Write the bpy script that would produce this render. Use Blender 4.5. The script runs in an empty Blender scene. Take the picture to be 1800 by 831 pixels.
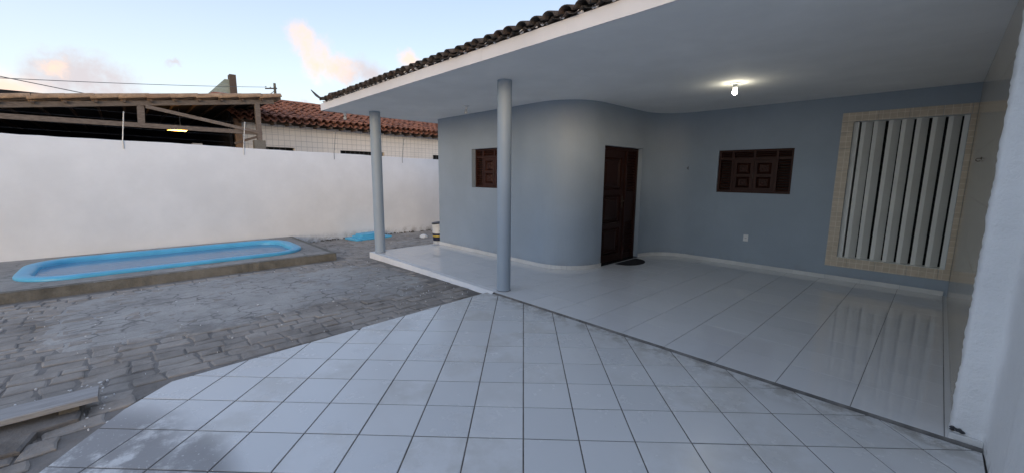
import bpy, math, random
from mathutils import Vector, Matrix
random.seed(7)
S = bpy.context.scene
COL = S.collection

# ------------------------------------------------------------------ camera
cam_d = bpy.data.cameras.new('camera'); cam = bpy.data.objects.new('camera', cam_d); COL.objects.link(cam)
RM = [[0.6890452091, 0.1129407520, -0.7158638741],
      [0.7246728138, -0.0963006331, 0.6823309322],
      [0.0081248243, -0.9889239478, -0.1482005824]]
cam.matrix_world = Matrix([[RM[i][0], -RM[i][1], -RM[i][2], (0, 0, 1.56)[i]] for i in range(3)] + [[0, 0, 0, 1]])
cam_d.sensor_width = 36.0
cam_d.lens = 710.99 / 1800 * 36
cam_d.clip_start = 0.02
cam_d.clip_end = 2000
S.camera = cam

# ------------------------------------------------------------------ world, sun, exposure
SUN_AZ = math.radians(138)      # compass-like: measured from +Y towards +X
SUN_EL = math.radians(6)
SKY_STRENGTH = 0.15
EXPOSURE = 1.0
world = bpy.data.worlds.new('World'); S.world = world; world.use_nodes = True
wn = world.node_tree.nodes; wl = world.node_tree.links; wn.clear()

def wnode(t, **kw):
    n = wn.new(t)
    for k, v in kw.items(): setattr(n, k, v)
    return n
def wmath(op, a, b=None, c=None):
    n = wn.new('ShaderNodeMath'); n.operation = op
    for i, v in enumerate((a, b, c)):
        if v is None: continue
        if hasattr(v, 'links'): wl.new(v, n.inputs[i])
        else: n.inputs[i].default_value = v
    return n.outputs[0]
def wsmooth(x, lo, hi):
    n = wn.new('ShaderNodeMapRange'); n.interpolation_type = 'SMOOTHSTEP'
    wl.new(x, n.inputs[0]); n.inputs[1].default_value = lo; n.inputs[2].default_value = hi
    return n.outputs[0]
def wmix(f, a, b):
    n = wn.new('ShaderNodeMix'); n.data_type = 'RGBA'
    if hasattr(f, 'links'): wl.new(f, n.inputs[0])
    else: n.inputs[0].default_value = f
    for i, v in ((6, a), (7, b)):
        if hasattr(v, 'links'): wl.new(v, n.inputs[i])
        else: n.inputs[i].default_value = (*v, 1)
    return n.outputs[2]

sky = wnode('ShaderNodeTexSky', sky_type='NISHITA', sun_disc=False)
sky.sun_elevation = SUN_EL; sky.sun_rotation = SUN_AZ
sky.altitude = 0; sky.air_density = 1.0; sky.dust_density = 2.0; sky.ozone_density = 2.0
tc = wnode('ShaderNodeTexCoord')
DIR = tc.outputs['Generated']
def wnoise(scale, detail=6, rough=0.6, vec=DIR):
    n = wnode('ShaderNodeTexNoise'); n.inputs['Scale'].default_value = scale
    n.inputs['Detail'].default_value = detail; n.inputs['Roughness'].default_value = rough
    wl.new(vec, n.inputs['Vector']); return n
# fluffy warp of the view direction
nz = wnoise(8.0, 7, 0.68)
warp = wnode('ShaderNodeVectorMath', operation='MULTIPLY_ADD')
sub = wnode('ShaderNodeVectorMath', operation='SUBTRACT'); wl.new(nz.outputs['Color'], sub.inputs[0]); sub.inputs[1].default_value = (.5, .5, .5)
wl.new(sub.outputs[0], warp.inputs[0]); warp.inputs[1].default_value = (.10, .10, .10); wl.new(DIR, warp.inputs[2])
WD = warp.outputs[0]
def blob(c, r, soft=0.55, sq=1.0):
    """soft round patch around a sky direction; sq > 1 squashes it vertically"""
    d = wnode('ShaderNodeVectorMath', operation='SUBTRACT'); wl.new(WD, d.inputs[0]); d.inputs[1].default_value = c
    m = wnode('ShaderNodeVectorMath', operation='MULTIPLY'); wl.new(d.outputs[0], m.inputs[0]); m.inputs[1].default_value = (1, 1, sq)
    l = wnode('ShaderNodeVectorMath', operation='LENGTH'); wl.new(m.outputs[0], l.inputs[0])
    return wsmooth(l.outputs['Value'], r, r * soft)
def wmax(*xs):
    o = xs[0]
    for x in xs[1:]: o = wmath('MAXIMUM', o, x)
    return o
peach = wmax(blob((-.916, .296, .262), .042, .3), blob((-.913, .318, .243), .052, .3), blob((-.902, .358, .228), .048, .2, 1.2),
             blob((-.838, .487, .250), .036, .2, 1.4), blob((-.986, -.115, .122), .07, .1, 1.5), blob((-.985, -.062, .172), .026, .1, 1.4))
mauve = wmax(blob((-.896, .385, .224), .055, .15, 1.3), blob((-.886, .41, .216), .05, .1, 1.2), blob((-.985, -.058, .158), .06, .4, 1.2), blob((-.986, -.018, .153), .065, .4, 1.2),
             blob((-.989, .03, .135), .05, .2, 1.6), blob((-.979, .081, .186), .02, .1, 2.0), blob((-.943, .297, .15), .045, .1, 2.0))
# scattered fair-weather cloud over the rest of the dome
nfar = wnoise(2.6, 4, 0.6)
mp = wnode('ShaderNodeMapping'); mp.inputs['Scale'].default_value = (1, 1, 2.4); mp.inputs['Location'].default_value = (4.3, 1.7, 0.2)
wl.new(DIR, mp.inputs['Vector']); wl.new(mp.outputs[0], nfar.inputs['Vector'])
scatter = wmath('MULTIPLY', wsmooth(nfar.outputs['Fac'], .60, .75), .5)
# high thin haze: softens the blue of the clear dusk sky
sep = wnode('ShaderNodeSeparateXYZ'); wl.new(DIR, sep.inputs[0])
hz = wsmooth(sep.outputs['Z'], .45, .0)
HAZE = (2.6, 3.05, 4.15); HORIZON = (4.7, 4.95, 5.1)
hazecol = wmix(hz, HAZE, HORIZON)
c = wmix(.58, sky.outputs[0], hazecol)
c = wmix(wmath('MULTIPLY', scatter, .6), c, (4.6, 4.1, 4.1))
fine = wsmooth(wnoise(26.0, 5, .65).outputs['Fac'], .30, .62)
mauve = wmath('MULTIPLY', mauve, wmath('MULTIPLY_ADD', fine, .45, .55)); peach = wmath('MULTIPLY', peach, wmath('MULTIPLY_ADD', fine, .5, .5))
c = wmix(wmath('MULTIPLY', mauve, .95), c, (2.6, 2.4, 2.5))
c = wmix(wmath('MULTIPLY', peach, .9), c, (4.25, 3.05, 2.4))
bg = wnode('ShaderNodeBackground'); wl.new(c, bg.inputs[0]); bg.inputs[1].default_value = SKY_STRENGTH
wo = wnode('ShaderNodeOutputWorld'); wl.new(bg.outputs[0], wo.inputs[0])

sl = bpy.data.lights.new('sun', 'SUN'); sl.energy = 0.35; sl.angle = math.radians(14); sl.color = (1.0, .80, .60)
sun = bpy.data.objects.new('sun', sl); COL.objects.link(sun)
sd = Vector((math.sin(SUN_AZ) * math.cos(SUN_EL), math.cos(SUN_AZ) * math.cos(SUN_EL), math.sin(SUN_EL)))
sun.rotation_euler = sd.to_track_quat('Z', 'Y').to_euler()
sun.location = (3, -3, 6)

S.cycles.diffuse_bounces = 6; S.cycles.glossy_bounces = 3; S.cycles.max_bounces = 8
S.view_settings.view_transform = 'Standard'; S.view_settings.look = 'None'
S.view_settings.exposure = EXPOSURE; S.view_settings.gamma = 1.0; S.view_settings.use_curve_mapping = False

# ------------------------------------------------------------------ material helper
class NT:
    def __init__(s, name):
        s.m = bpy.data.materials.new(name); s.m.use_nodes = True
        s.n = s.m.node_tree.nodes; s.l = s.m.node_tree.links
        s.b = s.n['Principled BSDF']
        g = s.n.new('ShaderNodeNewGeometry'); s.pos = g.outputs['Position']
        s.rand = None
    def rnd(s):
        if s.rand is None: s.rand = s.n.new('ShaderNodeObjectInfo').outputs['Random']
        return s.rand
    def set(s, k, v):
        i = s.b.inputs[k]
        if hasattr(v, 'links'): s.l.new(v, i)
        elif k in ('Base Color', 'Emission Color'): i.default_value = (*v, 1)
        else: i.default_value = v
        return s
    def map(s, vec, scale=(1, 1, 1), loc=(0, 0, 0), rot=(0, 0, 0)):
        n = s.n.new('ShaderNodeMapping'); n.inputs['Scale'].default_value = scale; n.inputs['Location'].default_value = loc
        n.inputs['Rotation'].default_value = rot
        s.l.new(vec, n.inputs['Vector']); return n.outputs[0]
    def noise(s, scale, detail=5, rough=.6, vec=None, out='Fac'):
        n = s.n.new('ShaderNodeTexNoise'); n.inputs['Scale'].default_value = scale
        n.inputs['Detail'].default_value = detail; n.inputs['Roughness'].default_value = rough
        s.l.new(vec or s.pos, n.inputs['Vector']); return n.outputs[out]
    def step(s, x, lo, hi, a=0., b=1.):
        n = s.n.new('ShaderNodeMapRange'); n.interpolation_type = 'SMOOTHSTEP'
        s.l.new(x, n.inputs[0])
        for i, v in enumerate((lo, hi, a, b)): n.inputs[i + 1].default_value = v
        return n.outputs[0]
    def math(s, op, a, b=None):
        n = s.n.new('ShaderNodeMath'); n.operation = op
        for i, v in enumerate((a, b)):
            if v is None: continue
            if hasattr(v, 'links'): s.l.new(v, n.inputs[i])
            else: n.inputs[i].default_value = v
        return n.outputs[0]
    def mix(s, f, a, b, mode='MIX'):
        n = s.n.new('ShaderNodeMix'); n.data_type = 'RGBA'; n.blend_type = mode
        if hasattr(f, 'links'): s.l.new(f, n.inputs[0])
        else: n.inputs[0].default_value = f
        for i, v in ((6, a), (7, b)):
            if hasattr(v, 'links'): s.l.new(v, n.inputs[i])
            else: n.inputs[i].default_value = (*v, 1)
        return n.outputs[2]
    def bump(s, h, strength=.3, dist=.01):
        n = s.n.new('ShaderNodeBump'); n.inputs['Strength'].default_value = strength; n.inputs['Distance'].default_value = dist
        s.l.new(h, n.inputs['Height']); s.l.new(n.outputs[0], s.b.inputs['Normal']); return s
    def xyz(s):
        n = s.n.new('ShaderNodeSeparateXYZ'); s.l.new(s.pos, n.inputs[0]); return n.outputs
    def spot(s, cx, cy, rx, ry, lo=1.0, hi=.3):
        """soft ellipse on the ground plane (a stain with its own place)"""
        v = s.map(s.pos, (1 / rx, 1 / ry, 0), (-cx / rx, -cy / ry, 0))
        n = s.n.new('ShaderNodeVectorMath'); n.operation = 'LENGTH'; s.l.new(v, n.inputs[0])
        return s.step(n.outputs['Value'], lo, hi)

def simple(name, col, rough=.6, metal=0., mott=.12, sc=8, bump=0., bsc=60, rand=0., spec=.5):
    t = NT(name)
    dark = tuple(v * (1 - mott * 2) for v in col); lite = tuple(min(1, v * (1 + mott)) for v in col)
    c = t.mix(t.step(t.noise(sc, 6), .3, .7), dark, lite)
    if rand: c = t.mix(t.math('MULTIPLY', t.rnd(), rand), c, tuple(v * .35 for v in col))
    t.set('Base Color', c).set('Roughness', rough).set('Metallic', metal).set('Specular IOR Level', spec)
    if bump: t.bump(t.noise(bsc, 4), bump, .004)
    return t.m

M = {}
def plaster(name, col, rough=.75, bump=.25, bsc=55, dirt=(.3, .27, .24), dirtamt=.25, lowz=None):
    t = NT(name)
    c = t.mix(t.step(t.noise(1.3, 7), .3, .75), tuple(v * .93 for v in col), tuple(min(1, v * 1.03) for v in col))
    blot = t.step(t.noise(2.1, 8, .68, t.map(t.pos, (1, 1, .5))), .56, .78)
    c = t.mix(t.math('MULTIPLY', blot, dirtamt), c, dirt)
    st = t.step(t.noise(3.0, 6, .65, t.map(t.pos, (5, 5, .22))), .60, .80)
    c = t.mix(t.math('MULTIPLY', st, dirtamt * .6), c, dirt)
    if lowz is not None:    # splash grime along the foot of the wall
        z = t.xyz()['Z']; g = t.step(z, lowz + .22, lowz)
        g = t.math('MULTIPLY', g, t.step(t.noise(5, 7, .7), .42, .62))
        c = t.mix(t.math('MULTIPLY', g, .55 if col[0] > .5 else .3), c, (.22, .19, .16))
    t.set('Base Color', c).set('Roughness', rough)
    h = t.math('ADD', t.noise(bsc, 5, .7), t.math('MULTIPLY', t.noise(6, 4), 1.5))
    t.bump(h, bump, .008); return t.m
M['white_wall'] = plaster('white_paint_wall', (.76, .76, .76), .8, .25, 45, (.6, .57, .54), .12, -.15)
M['rough_white'] = plaster('rough_white_plaster', (.82, .83, .84), .7, 1.0, 60, (.5, .5, .5), .12, -.05)
M['grey_wall'] = plaster('grey_paint_wall', (.32, .382, .45), .55, .22, 70, (.2, .22, .25), .10, 0.)
M['column_paint'] = plaster('column_paint', (.32, .385, .455), .5, .12, 60, (.24, .26, .29), .15)
M['ceiling'] = plaster('ceiling_paint', (.88, .88, .86), .85, .1, 60, (.5, .5, .5), .12)
M['fascia'] = plaster('fascia_paint', (.80, .77, .765), .8, .2, 50, (.3, .27, .26), .35)

# driveway tiles: white ceramic, worn, with cement and mud stains that run across joints
t = NT('driveway_tile')
c = t.mix(t.rnd(), (.60, .605, .60), (.665, .665, .655))
sm = t.step(t.noise(2.2, 8, .7), .52, .72)
c = t.mix(t.math('MULTIPLY', sm, .22), c, (.42, .40, .35))
film = t.math('MULTIPLY', t.step(t.rnd(), .55, .95), t.step(t.noise(3.1, 6, .65, t.map(t.pos, (1, 1, 1), (2, 5, 0))), .38, .66))
c = t.mix(t.math('MULTIPLY', film, .38), c, (.40, .375, .32))
fl = t.step(t.noise(11, 8, .75), .62, .74)
c = t.mix(t.math('MULTIPLY', t.math('MULTIPLY', fl, t.step(t.noise(1.1, 3), .45, .62)), .35), c, (.28, .25, .20))
nearstep = t.math('MULTIPLY', t.step(t.xyz()['Y'], 3.15, 3.5), t.step(t.noise(7, 7, .7), .42, .6))
c = t.mix(t.math('MULTIPLY', nearstep, .6), c, (.25, .22, .18))
cem = t.math('MULTIPLY', t.math('MAXIMUM', t.spot(-2.95, -.35, 1.0, .62, 1.0, .55), t.spot(-2.55, .12, .75, .26, 1., .3)), t.step(t.noise(3.3, 9, .72), .36, .52))
c = t.mix(t.math('MULTIPLY', cem, .85), c, (.24, .235, .235))
spk = t.math('MULTIPLY', t.step(t.noise(48, 2), .66, .72), cem)
c = t.mix(spk, c, (.6, .6, .6))
t.set('Base Color', c)
t.set('Roughness', t.math('ADD', t.math('MULTIPLY', sm, .25), t.math('ADD', .24, t.math('MULTIPLY', cem, .4))))
t.bump(t.noise(35, 3), .04, .004); M['drive_tile'] = t.m
# porch tiles: newer, glossy
t = NT('porch_tile')
c = t.mix(t.rnd(), (.68, .685, .69), (.72, .72, .715))
dust = t.step(t.noise(1.7, 8, .7), .5, .75)
c = t.mix(t.math('MULTIPLY', dust, .16), c, (.4, .38, .35))
spk = t.step(t.noise(23, 7, .8), .70, .76); c = t.mix(t.math('MULTIPLY', spk, .5), c, (.2, .18, .15))
t.set('Base Color', c).set('IOR', 1.62).set('Roughness', t.math('ADD', .045, t.math('MULTIPLY', dust, .07)))
t.bump(t.noise(3.5, 3), .02, .01); M['porch_tile'] = t.m
M['grout_dark'] = simple('dark_grout', (.135, .122, .108), .9, mott=.2, sc=12)
M['grout_grey'] = simple('grey_grout', (.17, .165, .16), .85, mott=.2, sc=9)
M['skirting'] = simple('white_skirting_tile', (.68, .68, .67), .25, mott=.04, sc=3, rand=.12)
M['white_strip'] = plaster('white_strip_paint', (.74, .74, .74), .6, .35, 60, (.32, .3, .28), .4)

# yard: old stone setts smeared with cement
def yardmat(name, base, lite, cement, ghost=0.):
    t = NT(name)
    c = t.mix(t.step(t.noise(5.5, 8, .7), .3, .7), base, lite)
    c = t.mix(t.math('MULTIPLY', t.rnd(), .45), c, tuple(v * .55 for v in base))
    big = t.step(t.noise(.75, 5, .6), .42, .66)
    c = t.mix(t.math('MULTIPLY', big, .35), c, tuple(v * 1.25 for v in lite))
    rust = t.math('MULTIPLY', t.step(t.noise(2.4, 7, .7), .57, .72), .5)
    c = t.mix(rust, c, (.17, .125, .085))
    damp = t.math('MULTIPLY', t.step(t.noise(1.5, 6, .65, t.map(t.pos, (1, 1, 1), (9, 3, 0))), .52, .68), .55)
    c = t.mix(damp, c, tuple(v * .5 for v in base))
    sp = t.math('MULTIPLY', t.step(t.noise(9, 9, .8, t.map(t.pos, (1, .6, 1))), .64, .72), cement)
    c = t.mix(sp, c, (.48, .48, .48))
    pale = t.math('MAXIMUM', t.spot(-6.3, 2.2, 1.3, 1.2, 1., .2), t.math('MAXIMUM', t.spot(-9.3, 4.9, .5, .7, 1., .3), t.spot(-7.2, 2.9, .6, .5, 1., .2)))
    pale = t.math('MULTIPLY', pale, t.step(t.noise(4.5, 9, .75), .42, .68))
    c = t.mix(t.math('MULTIPLY', pale, .6), c, (.40, .41, .42))
    if ghost:
        v = t.n.new('ShaderNodeTexVoronoi'); v.feature = 'DISTANCE_TO_EDGE'; v.inputs['Scale'].default_value = 1.; v.inputs['Randomness'].default_value = .75
        wv = t.n.new('ShaderNodeVectorMath'); wv.operation = 'ADD'; t.l.new(t.map(t.pos, (5.6, 3.9, 0)), wv.inputs[0]); t.l.new(t.noise(4, 3, .5, None, 'Color'), wv.inputs[1])
        t.l.new(wv.outputs[0], v.inputs['Vector'])
        ln = t.math('MULTIPLY', t.step(v.outputs['Distance'], .075, .0), t.step(t.noise(1.9, 5, .6), .40, .58))
        c = t.mix(t.math('MULTIPLY', ln, ghost), c, tuple(q * .32 for q in base))
    t.set('Base Color', c).set('Roughness', .85)
    h = t.math('ADD', t.noise(28, 7, .75), t.math('MULTIPLY', t.noise(7, 4), 1.2))
    t.bump(h, .7, .012); return t.m
M['sett'] = yardmat('stone_sett', (.25, .224, .198), (.38, .347, .312), .6)
M['mortar'] = yardmat('yard_mortar', (.17, .152, .135), (.27, .25, .23), .7)
M['patch'] = yardmat('cement_patch', (.345, .33, .31), (.45, .435, .41), .6, .8)
M['kerb'] = yardmat('old_concrete', (.12, .112, .092), (.225, .21, .18), .5)
M['deck'] = yardmat('pool_concrete', (.27, .255, .235), (.40, .38, .355), .4, .5)
M['ground'] = simple('bare_ground', (.16, .13, .10), .95, mott=.25, sc=.6, bump=.4, bsc=8)

M['pool_blue'] = simple('blue_fibreglass', (.085, .40, .62), .36, mott=.05, sc=2.5)
t = NT('pool_water')
c = t.mix(t.step(t.noise(1.1, 5), .3, .7), (.085, .22, .36), (.11, .26, .41))
t.set('Base Color', c).set('Roughness', .16).set('IOR', 1.33).set('Specular IOR Level', .3).bump(t.noise(7, 4), .12, .012); M['water'] = t.m
M['lid_blue'] = simple('light_blue_plastic', (.10, .47, .70), .45, mott=.05, sc=3)

# wood
def wood(name, a, b, rough=.45, axis=(1, 1, 9), sc=14):
    t = NT(name)
    n = t.noise(sc, 6, .65, t.map(t.pos, axis))
    c = t.mix(t.step(n, .3, .7), a, b)
    c = t.mix(t.math('MULTIPLY', t.rnd(), .3), c, tuple(v * .5 for v in a))
    t.set('Base Color', c).set('Roughness', rough).set('Specular IOR Level', .25).bump(n, .25, .004); return t.m
M['red_wood'] = wood('varnished_dark_wood', (.034, .0115, .0075), (.060, .020, .0125), .5, (9, 9, 1))
M['door_wood'] = wood('dark_door_wood', (.018, .0058, .0042), (.032, .010, .007), .5, (9, 9, 1))
M['beam'] = wood('grey_brown_timber', (.14, .11, .09), (.27, .22, .185), .8, (3, .5, 3), 20)
M['beam_dark'] = wood('dark_timber', (.09, .065, .05), (.17, .125, .10), .8, (3, .5, 3), 20)
M['plank'] = wood('weathered_plank', (.30, .29, .285), (.46, .455, .45), .8, (30, 1.2, 10), 4)
M['siding'] = wood('pale_green_siding', (.30, .34, .29), (.44, .48, .42), .8, (1, 1, 6), 5)
# clay tiles
def clay(name, cols, moss, mossamt, rough=.9):
    t = NT(name)
    c = t.mix(t.step(t.noise(7, 7, .7), .3, .7), cols[0], cols[1])
    c = t.mix(t.step(t.rnd(), .55, 1., 0., .75), c, cols[2])
    mo = t.math('MULTIPLY', t.step(t.noise(9, 8, .75), .42, .62), mossamt)
    c = t.mix(mo, c, moss)
    t.set('Base Color', c).set('Roughness', rough).bump(t.noise(40, 5, .7), .5, .006); return t.m
M['dark_clay'] = clay('weathered_dark_clay', ((.06, .047, .042), (.115, .09, .078), (.11, .06, .045)), (.020, .021, .018), .85)
M['clay_inside'] = clay('clay_tile_end', ((.16, .09, .07), (.26, .17, .14), (.2, .1, .07)), (.06, .05, .045), .7)
M['orange_clay'] = clay('orange_clay', ((.26, .10, .062), (.37, .165, .105), (.15, .065, .05)), (.075, .05, .042), .7)
M['tan_clay'] = clay('tan_clay', ((.30, .19, .115), (.42, .29, .19), (.25, .15, .095)), (.16, .11, .08), .5)
M['dark_inside'] = simple('shade_black_board', (.012, .012, .016), .9, mott=.3, sc=3)  # near-black colour stands in for the shade inside the shed
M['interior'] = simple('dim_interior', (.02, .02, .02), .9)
M['white_metal'] = simple('galvanised_metal', (.55, .56, .57), .45, metal=.6, mott=.1)
M['wire'] = simple('thin_steel_wire', (.14, .14, .145), .5, metal=.5)
M['black_rubber'] = simple('black_doormat', (.012, .013, .017), .95, bump=.6, bsc=220)
M['white_plastic'] = simple('white_plastic', (.78, .78, .77), .35, mott=.02)
M['dark_plastic'] = simple('dark_plastic', (.03, .03, .035), .4)
M['navy'] = simple('navy_label', (.012, .016, .045), .4)
M['yellow'] = simple('yellow_label', (.75, .55, .05), .4)
M['old_metal'] = simple('dull_hook_metal', (.07, .05, .035), .5, metal=.5)
M['black_stone'] = simple('black_granite', (.018, .018, .02), .25, mott=.3, sc=60)
M['concrete_slat'] = plaster('painted_concrete_slat', (.80, .80, .76), .8, .25, 60, (.33, .30, .28), .35)
t = NT('neighbour_white_tile')
br = t.n.new('ShaderNodeTexBrick'); br.offset = 0.; br.inputs['Scale'].default_value = 1.; br.inputs['Mortar Size'].default_value = .006
br.inputs['Brick Width'].default_value = .16; br.inputs['Row Height'].default_value = .16
br.inputs['Color1'].default_value = (.82, .77, .71, 1); br.inputs['Color2'].default_value = (.79, .745, .69, 1); br.inputs['Mortar'].default_value = (.50, .48, .46, 1)
t.l.new(t.map(t.pos, (1, 1, 1), (0, 0, 0), (0, math.pi / 2, 0)), br.inputs['Vector'])
sep3 = t.xyz(); cmb = t.n.new('ShaderNodeCombineXYZ'); t.l.new(sep3['Y'], cmb.inputs[0]); t.l.new(sep3['Z'], cmb.inputs[1]); t.l.new(cmb.outputs[0], br.inputs['Vector'])
t.set('Base Color', t.mix(t.math('MULTIPLY', t.step(t.noise(.9, 6), .5, .75), .25), br.outputs['Color'], (.5, .46, .42))).set('Roughness', .35); M['n_wall'] = t.m
# beige printed tile: little mottled squares
t = NT('beige_mosaic_tile')
br = t.n.new('ShaderNodeTexBrick'); br.offset = 0.; br.inputs['Scale'].default_value = 1.; br.inputs['Mortar Size'].default_value = .0035
br.inputs['Brick Width'].default_value = .075; br.inputs['Row Height'].default_value = .075
br.inputs['Color1'].default_value = (.62, .52, .40, 1); br.inputs['Color2'].default_value = (.54, .45, .34, 1); br.inputs['Mortar'].default_value = (.72, .64, .54, 1)
s3 = t.xyz(); cmb = t.n.new('ShaderNodeCombineXYZ'); t.l.new(s3['X'], cmb.inputs[0]); t.l.new(s3['Z'], cmb.inputs[1]); t.l.new(cmb.outputs[0], br.inputs['Vector'])
cc = t.mix(t.math('MULTIPLY', t.step(t.noise(9, 4), .4, .7), .4), br.outputs['Color'], (.42, .35, .26))
t.set('Base Color', cc).set('Roughness', .35); M['mosaic'] = t.m
t = NT('beige_polished_wall_tile')
cc = t.mix(t.step(t.noise(1.8, 8, .7), .3, .7), (.36, .315, .25), (.48, .43, .35))
cc = t.mix(t.math('MULTIPLY', t.rnd(), .12), cc, (.2, .17, .13))
t.set('Base Color', cc).set('Roughness', .16).bump(t.noise(6, 3), .03, .01); M['beige_wall'] = t.m
t = NT('lit_bulb'); t.set('Base Color', (.9, .9, .85)).set('Emission Color', (1., .93, .72)).set('Emission Strength', 36.); M['bulb_on'] = t.m
M['bulb_off'] = simple('milky_bulb', (.62, .64, .64), .25, mott=.02)
t = NT('warm_lit_bulb'); t.set('Base Color', (.9, .6, .2)).set('Emission Color', (1., .47, .08)).set('Emission Strength', 9.); M['bulb_warm'] = t.m

# ------------------------------------------------------------------ mesh helpers
class MB:
    def __init__(s): s.v = []; s.f = []
    def add(s, vs, fs):
        o = len(s.v); s.v += [tuple(p) for p in vs]; s.f += [tuple(i + o for i in f) for f in fs]; return s
    def box(s, x0, x1, y0, y1, z0, z1):
        vs = [(x, y, z) for z in (z0, z1) for y in (y0, y1) for x in (x0, x1)]
        return s.add(vs, [(0, 2, 3, 1), (4, 5, 7, 6), (0, 1, 5, 4), (2, 6, 7, 3), (0, 4, 6, 2), (1, 3, 7, 5)])
    def bar(s, a, b, w, h, up=(0, 0, 1)):
        a = Vector(a); b = Vector(b); d = (b - a).normalized(); up = Vector(up)
        r = d.cross(up).normalized(); u = r.cross(d).normalized()
        vs = []
        for p in (a, b):
            for sx, sy in ((-1, -1), (1, -1), (1, 1), (-1, 1)): vs.append(p + r * sx * w / 2 + u * sy * h / 2)
        return s.add(vs, [(3, 2, 1, 0), (4, 5, 6, 7), (0, 1, 5, 4), (1, 2, 6, 5), (2, 3, 7, 6), (3, 0, 4, 7)])
    def tube(s, pts, r, n=8, cap=True):
        rs = r if isinstance(r, (list, tuple)) else [r] * len(pts)
        P = [Vector(p) for p in pts]; rings = []
        for i, p in enumerate(P):
            d = (P[min(i + 1, len(P) - 1)] - P[max(i - 1, 0)]).normalized()
            ref = Vector((0, 0, 1)) if abs(d.z) < .9 else Vector((1, 0, 0))
            u = d.cross(ref).normalized(); w = u.cross(d).normalized()
            rings.append([p + (u * math.cos(2 * math.pi * k / n) + w * math.sin(2 * math.pi * k / n)) * rs[i] for k in range(n)])
        vs = [q for rg in rings for q in rg]; fs = []
        for i in range(len(P) - 1):
            for k in range(n):
                fs.append((i * n + k, i * n + (k + 1) % n, (i + 1) * n + (k + 1) % n, (i + 1) * n + k))
        if cap: fs += [tuple(range(n))[::-1], tuple((len(P) - 1) * n + k for k in range(n))]
        return s.add(vs, fs)
    def lathe(s, prof, c=(0, 0, 0), n=24):
        vs = [(c[0] + r * math.cos(2 * math.pi * k / n), c[1] + r * math.sin(2 * math.pi * k / n), c[2] + z) for r, z in prof for k in range(n)]
        fs = [(i * n + k, i * n + (k + 1) % n, (i + 1) * n + (k + 1) % n, (i + 1) * n + k) for i in range(len(prof) - 1) for k in range(n)]
        fs += [tuple(range(n))[::-1], tuple((len(prof) - 1) * n + k for k in range(n))]
        return s.add(vs, fs)
    def prism(s, poly, z0, z1, bev=0.):
        """polygon (ccw) extruded up with a small chamfer round its top; z1 may be a function of (x, y)"""
        n = len(poly); cx = sum(p[0] for p in poly) / n; cy = sum(p[1] for p in poly) / n
        zt = z1 if callable(z1) else (lambda x, y: z1)
        zb = z0 if callable(z0) else (lambda x, y: z0)
        def inset(p):
            dx, dy = p[0] - cx, p[1] - cy; L = math.hypot(dx, dy) or 1
            k = max(.5, 1 - bev * 1.35 / L); return (cx + dx * k, cy + dy * k)
        vs = [(x, y, zb(x, y)) for x, y in poly] + [(x, y, zt(x, y) - bev * .7) for x, y in poly]
        fs = [(i, (i + 1) % n, n + (i + 1) % n, n + i) for i in range(n)]
        if bev:
            vs += [(*inset(p), zt(*p)) for p in poly]
            fs += [(n + i, n + (i + 1) % n, 2 * n + (i + 1) % n, 2 * n + i) for i in range(n)]
            fs.append(tuple(2 * n + i for i in range(n)))
        else: fs.append(tuple(n + i for i in range(n)))
        return s.add(vs, fs)
    def mesh(s, name, mat, smooth=False):
        me = bpy.data.meshes.new(name); me.from_pydata(s.v, [], s.f); me.validate(); me.update()
        me.materials.append(mat)
        if smooth:
            for p in me.polygons: p.use_smooth = True
        return me
    def build(s, name, mat, parent=None, smooth=False, loc=None):
        return place(name, s.mesh(name, mat, smooth), parent, loc)
def place(name, me, parent=None, loc=None, rot=None):
    o = bpy.data.objects.new(name, me); COL.objects.link(o)
    if parent: o.parent = parent
    if loc is not None: o.location = loc
    if rot is not None: o.rotation_euler = rot
    return o
def tag(o, label=None, cat=None, group=None, kind=None):
    if label: o['label'] = label
    if cat: o['category'] = cat
    if group: o['group'] = group
    if kind: o['kind'] = kind
    return o
def thing(name, label, cat, group=None, loc=(0, 0, 0)):
    o = bpy.data.objects.new(name, None); COL.objects.link(o); o.location = loc; o.empty_display_size = .1
    return tag(o, label, cat, group)
def smooth_by_angle(o, deg=40):
    me = o.data
    for p in me.polygons: p.use_smooth = True
    me.set_sharp_from_angle(angle=math.radians(deg)); return o
def clip(poly, a, b, c):
    """keep a*x + b*y <= c"""
    out = []; n = len(poly)
    for i in range(n):
        p, q = poly[i], poly[(i + 1) % n]
        dp = a * p[0] + b * p[1] - c; dq = a * q[0] + b * q[1] - c
        if dp <= 0: out.append(p)
        if dp * dq < 0:
            k = dp / (dp - dq); out.append((p[0] + (q[0] - p[0]) * k, p[1] + (q[1] - p[1]) * k))
    return out
def clip_convex(poly, conv):
    for i in range(len(conv)):
        (x0, y0), (x1, y1) = conv[i], conv[(i + 1) % len(conv)]
        a, b = (y1 - y0), -(x1 - x0)              # outward normal of a ccw polygon
        poly = clip(poly, a, b, a * x0 + b * y0)
        if len(poly) < 3: return []
    return poly
def area(p): return abs(sum(p[i][0] * p[(i + 1) % len(p)][1] - p[(i + 1) % len(p)][0] * p[i][1] for i in range(len(p)))) / 2

CEIL = 2.765
YE, Y1, Y2 = 3.505, 5.11, 7.91
XR = .225
def zy(x, y=0): return -.04 + .02 * (min(x, -4.) + 4.)

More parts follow.
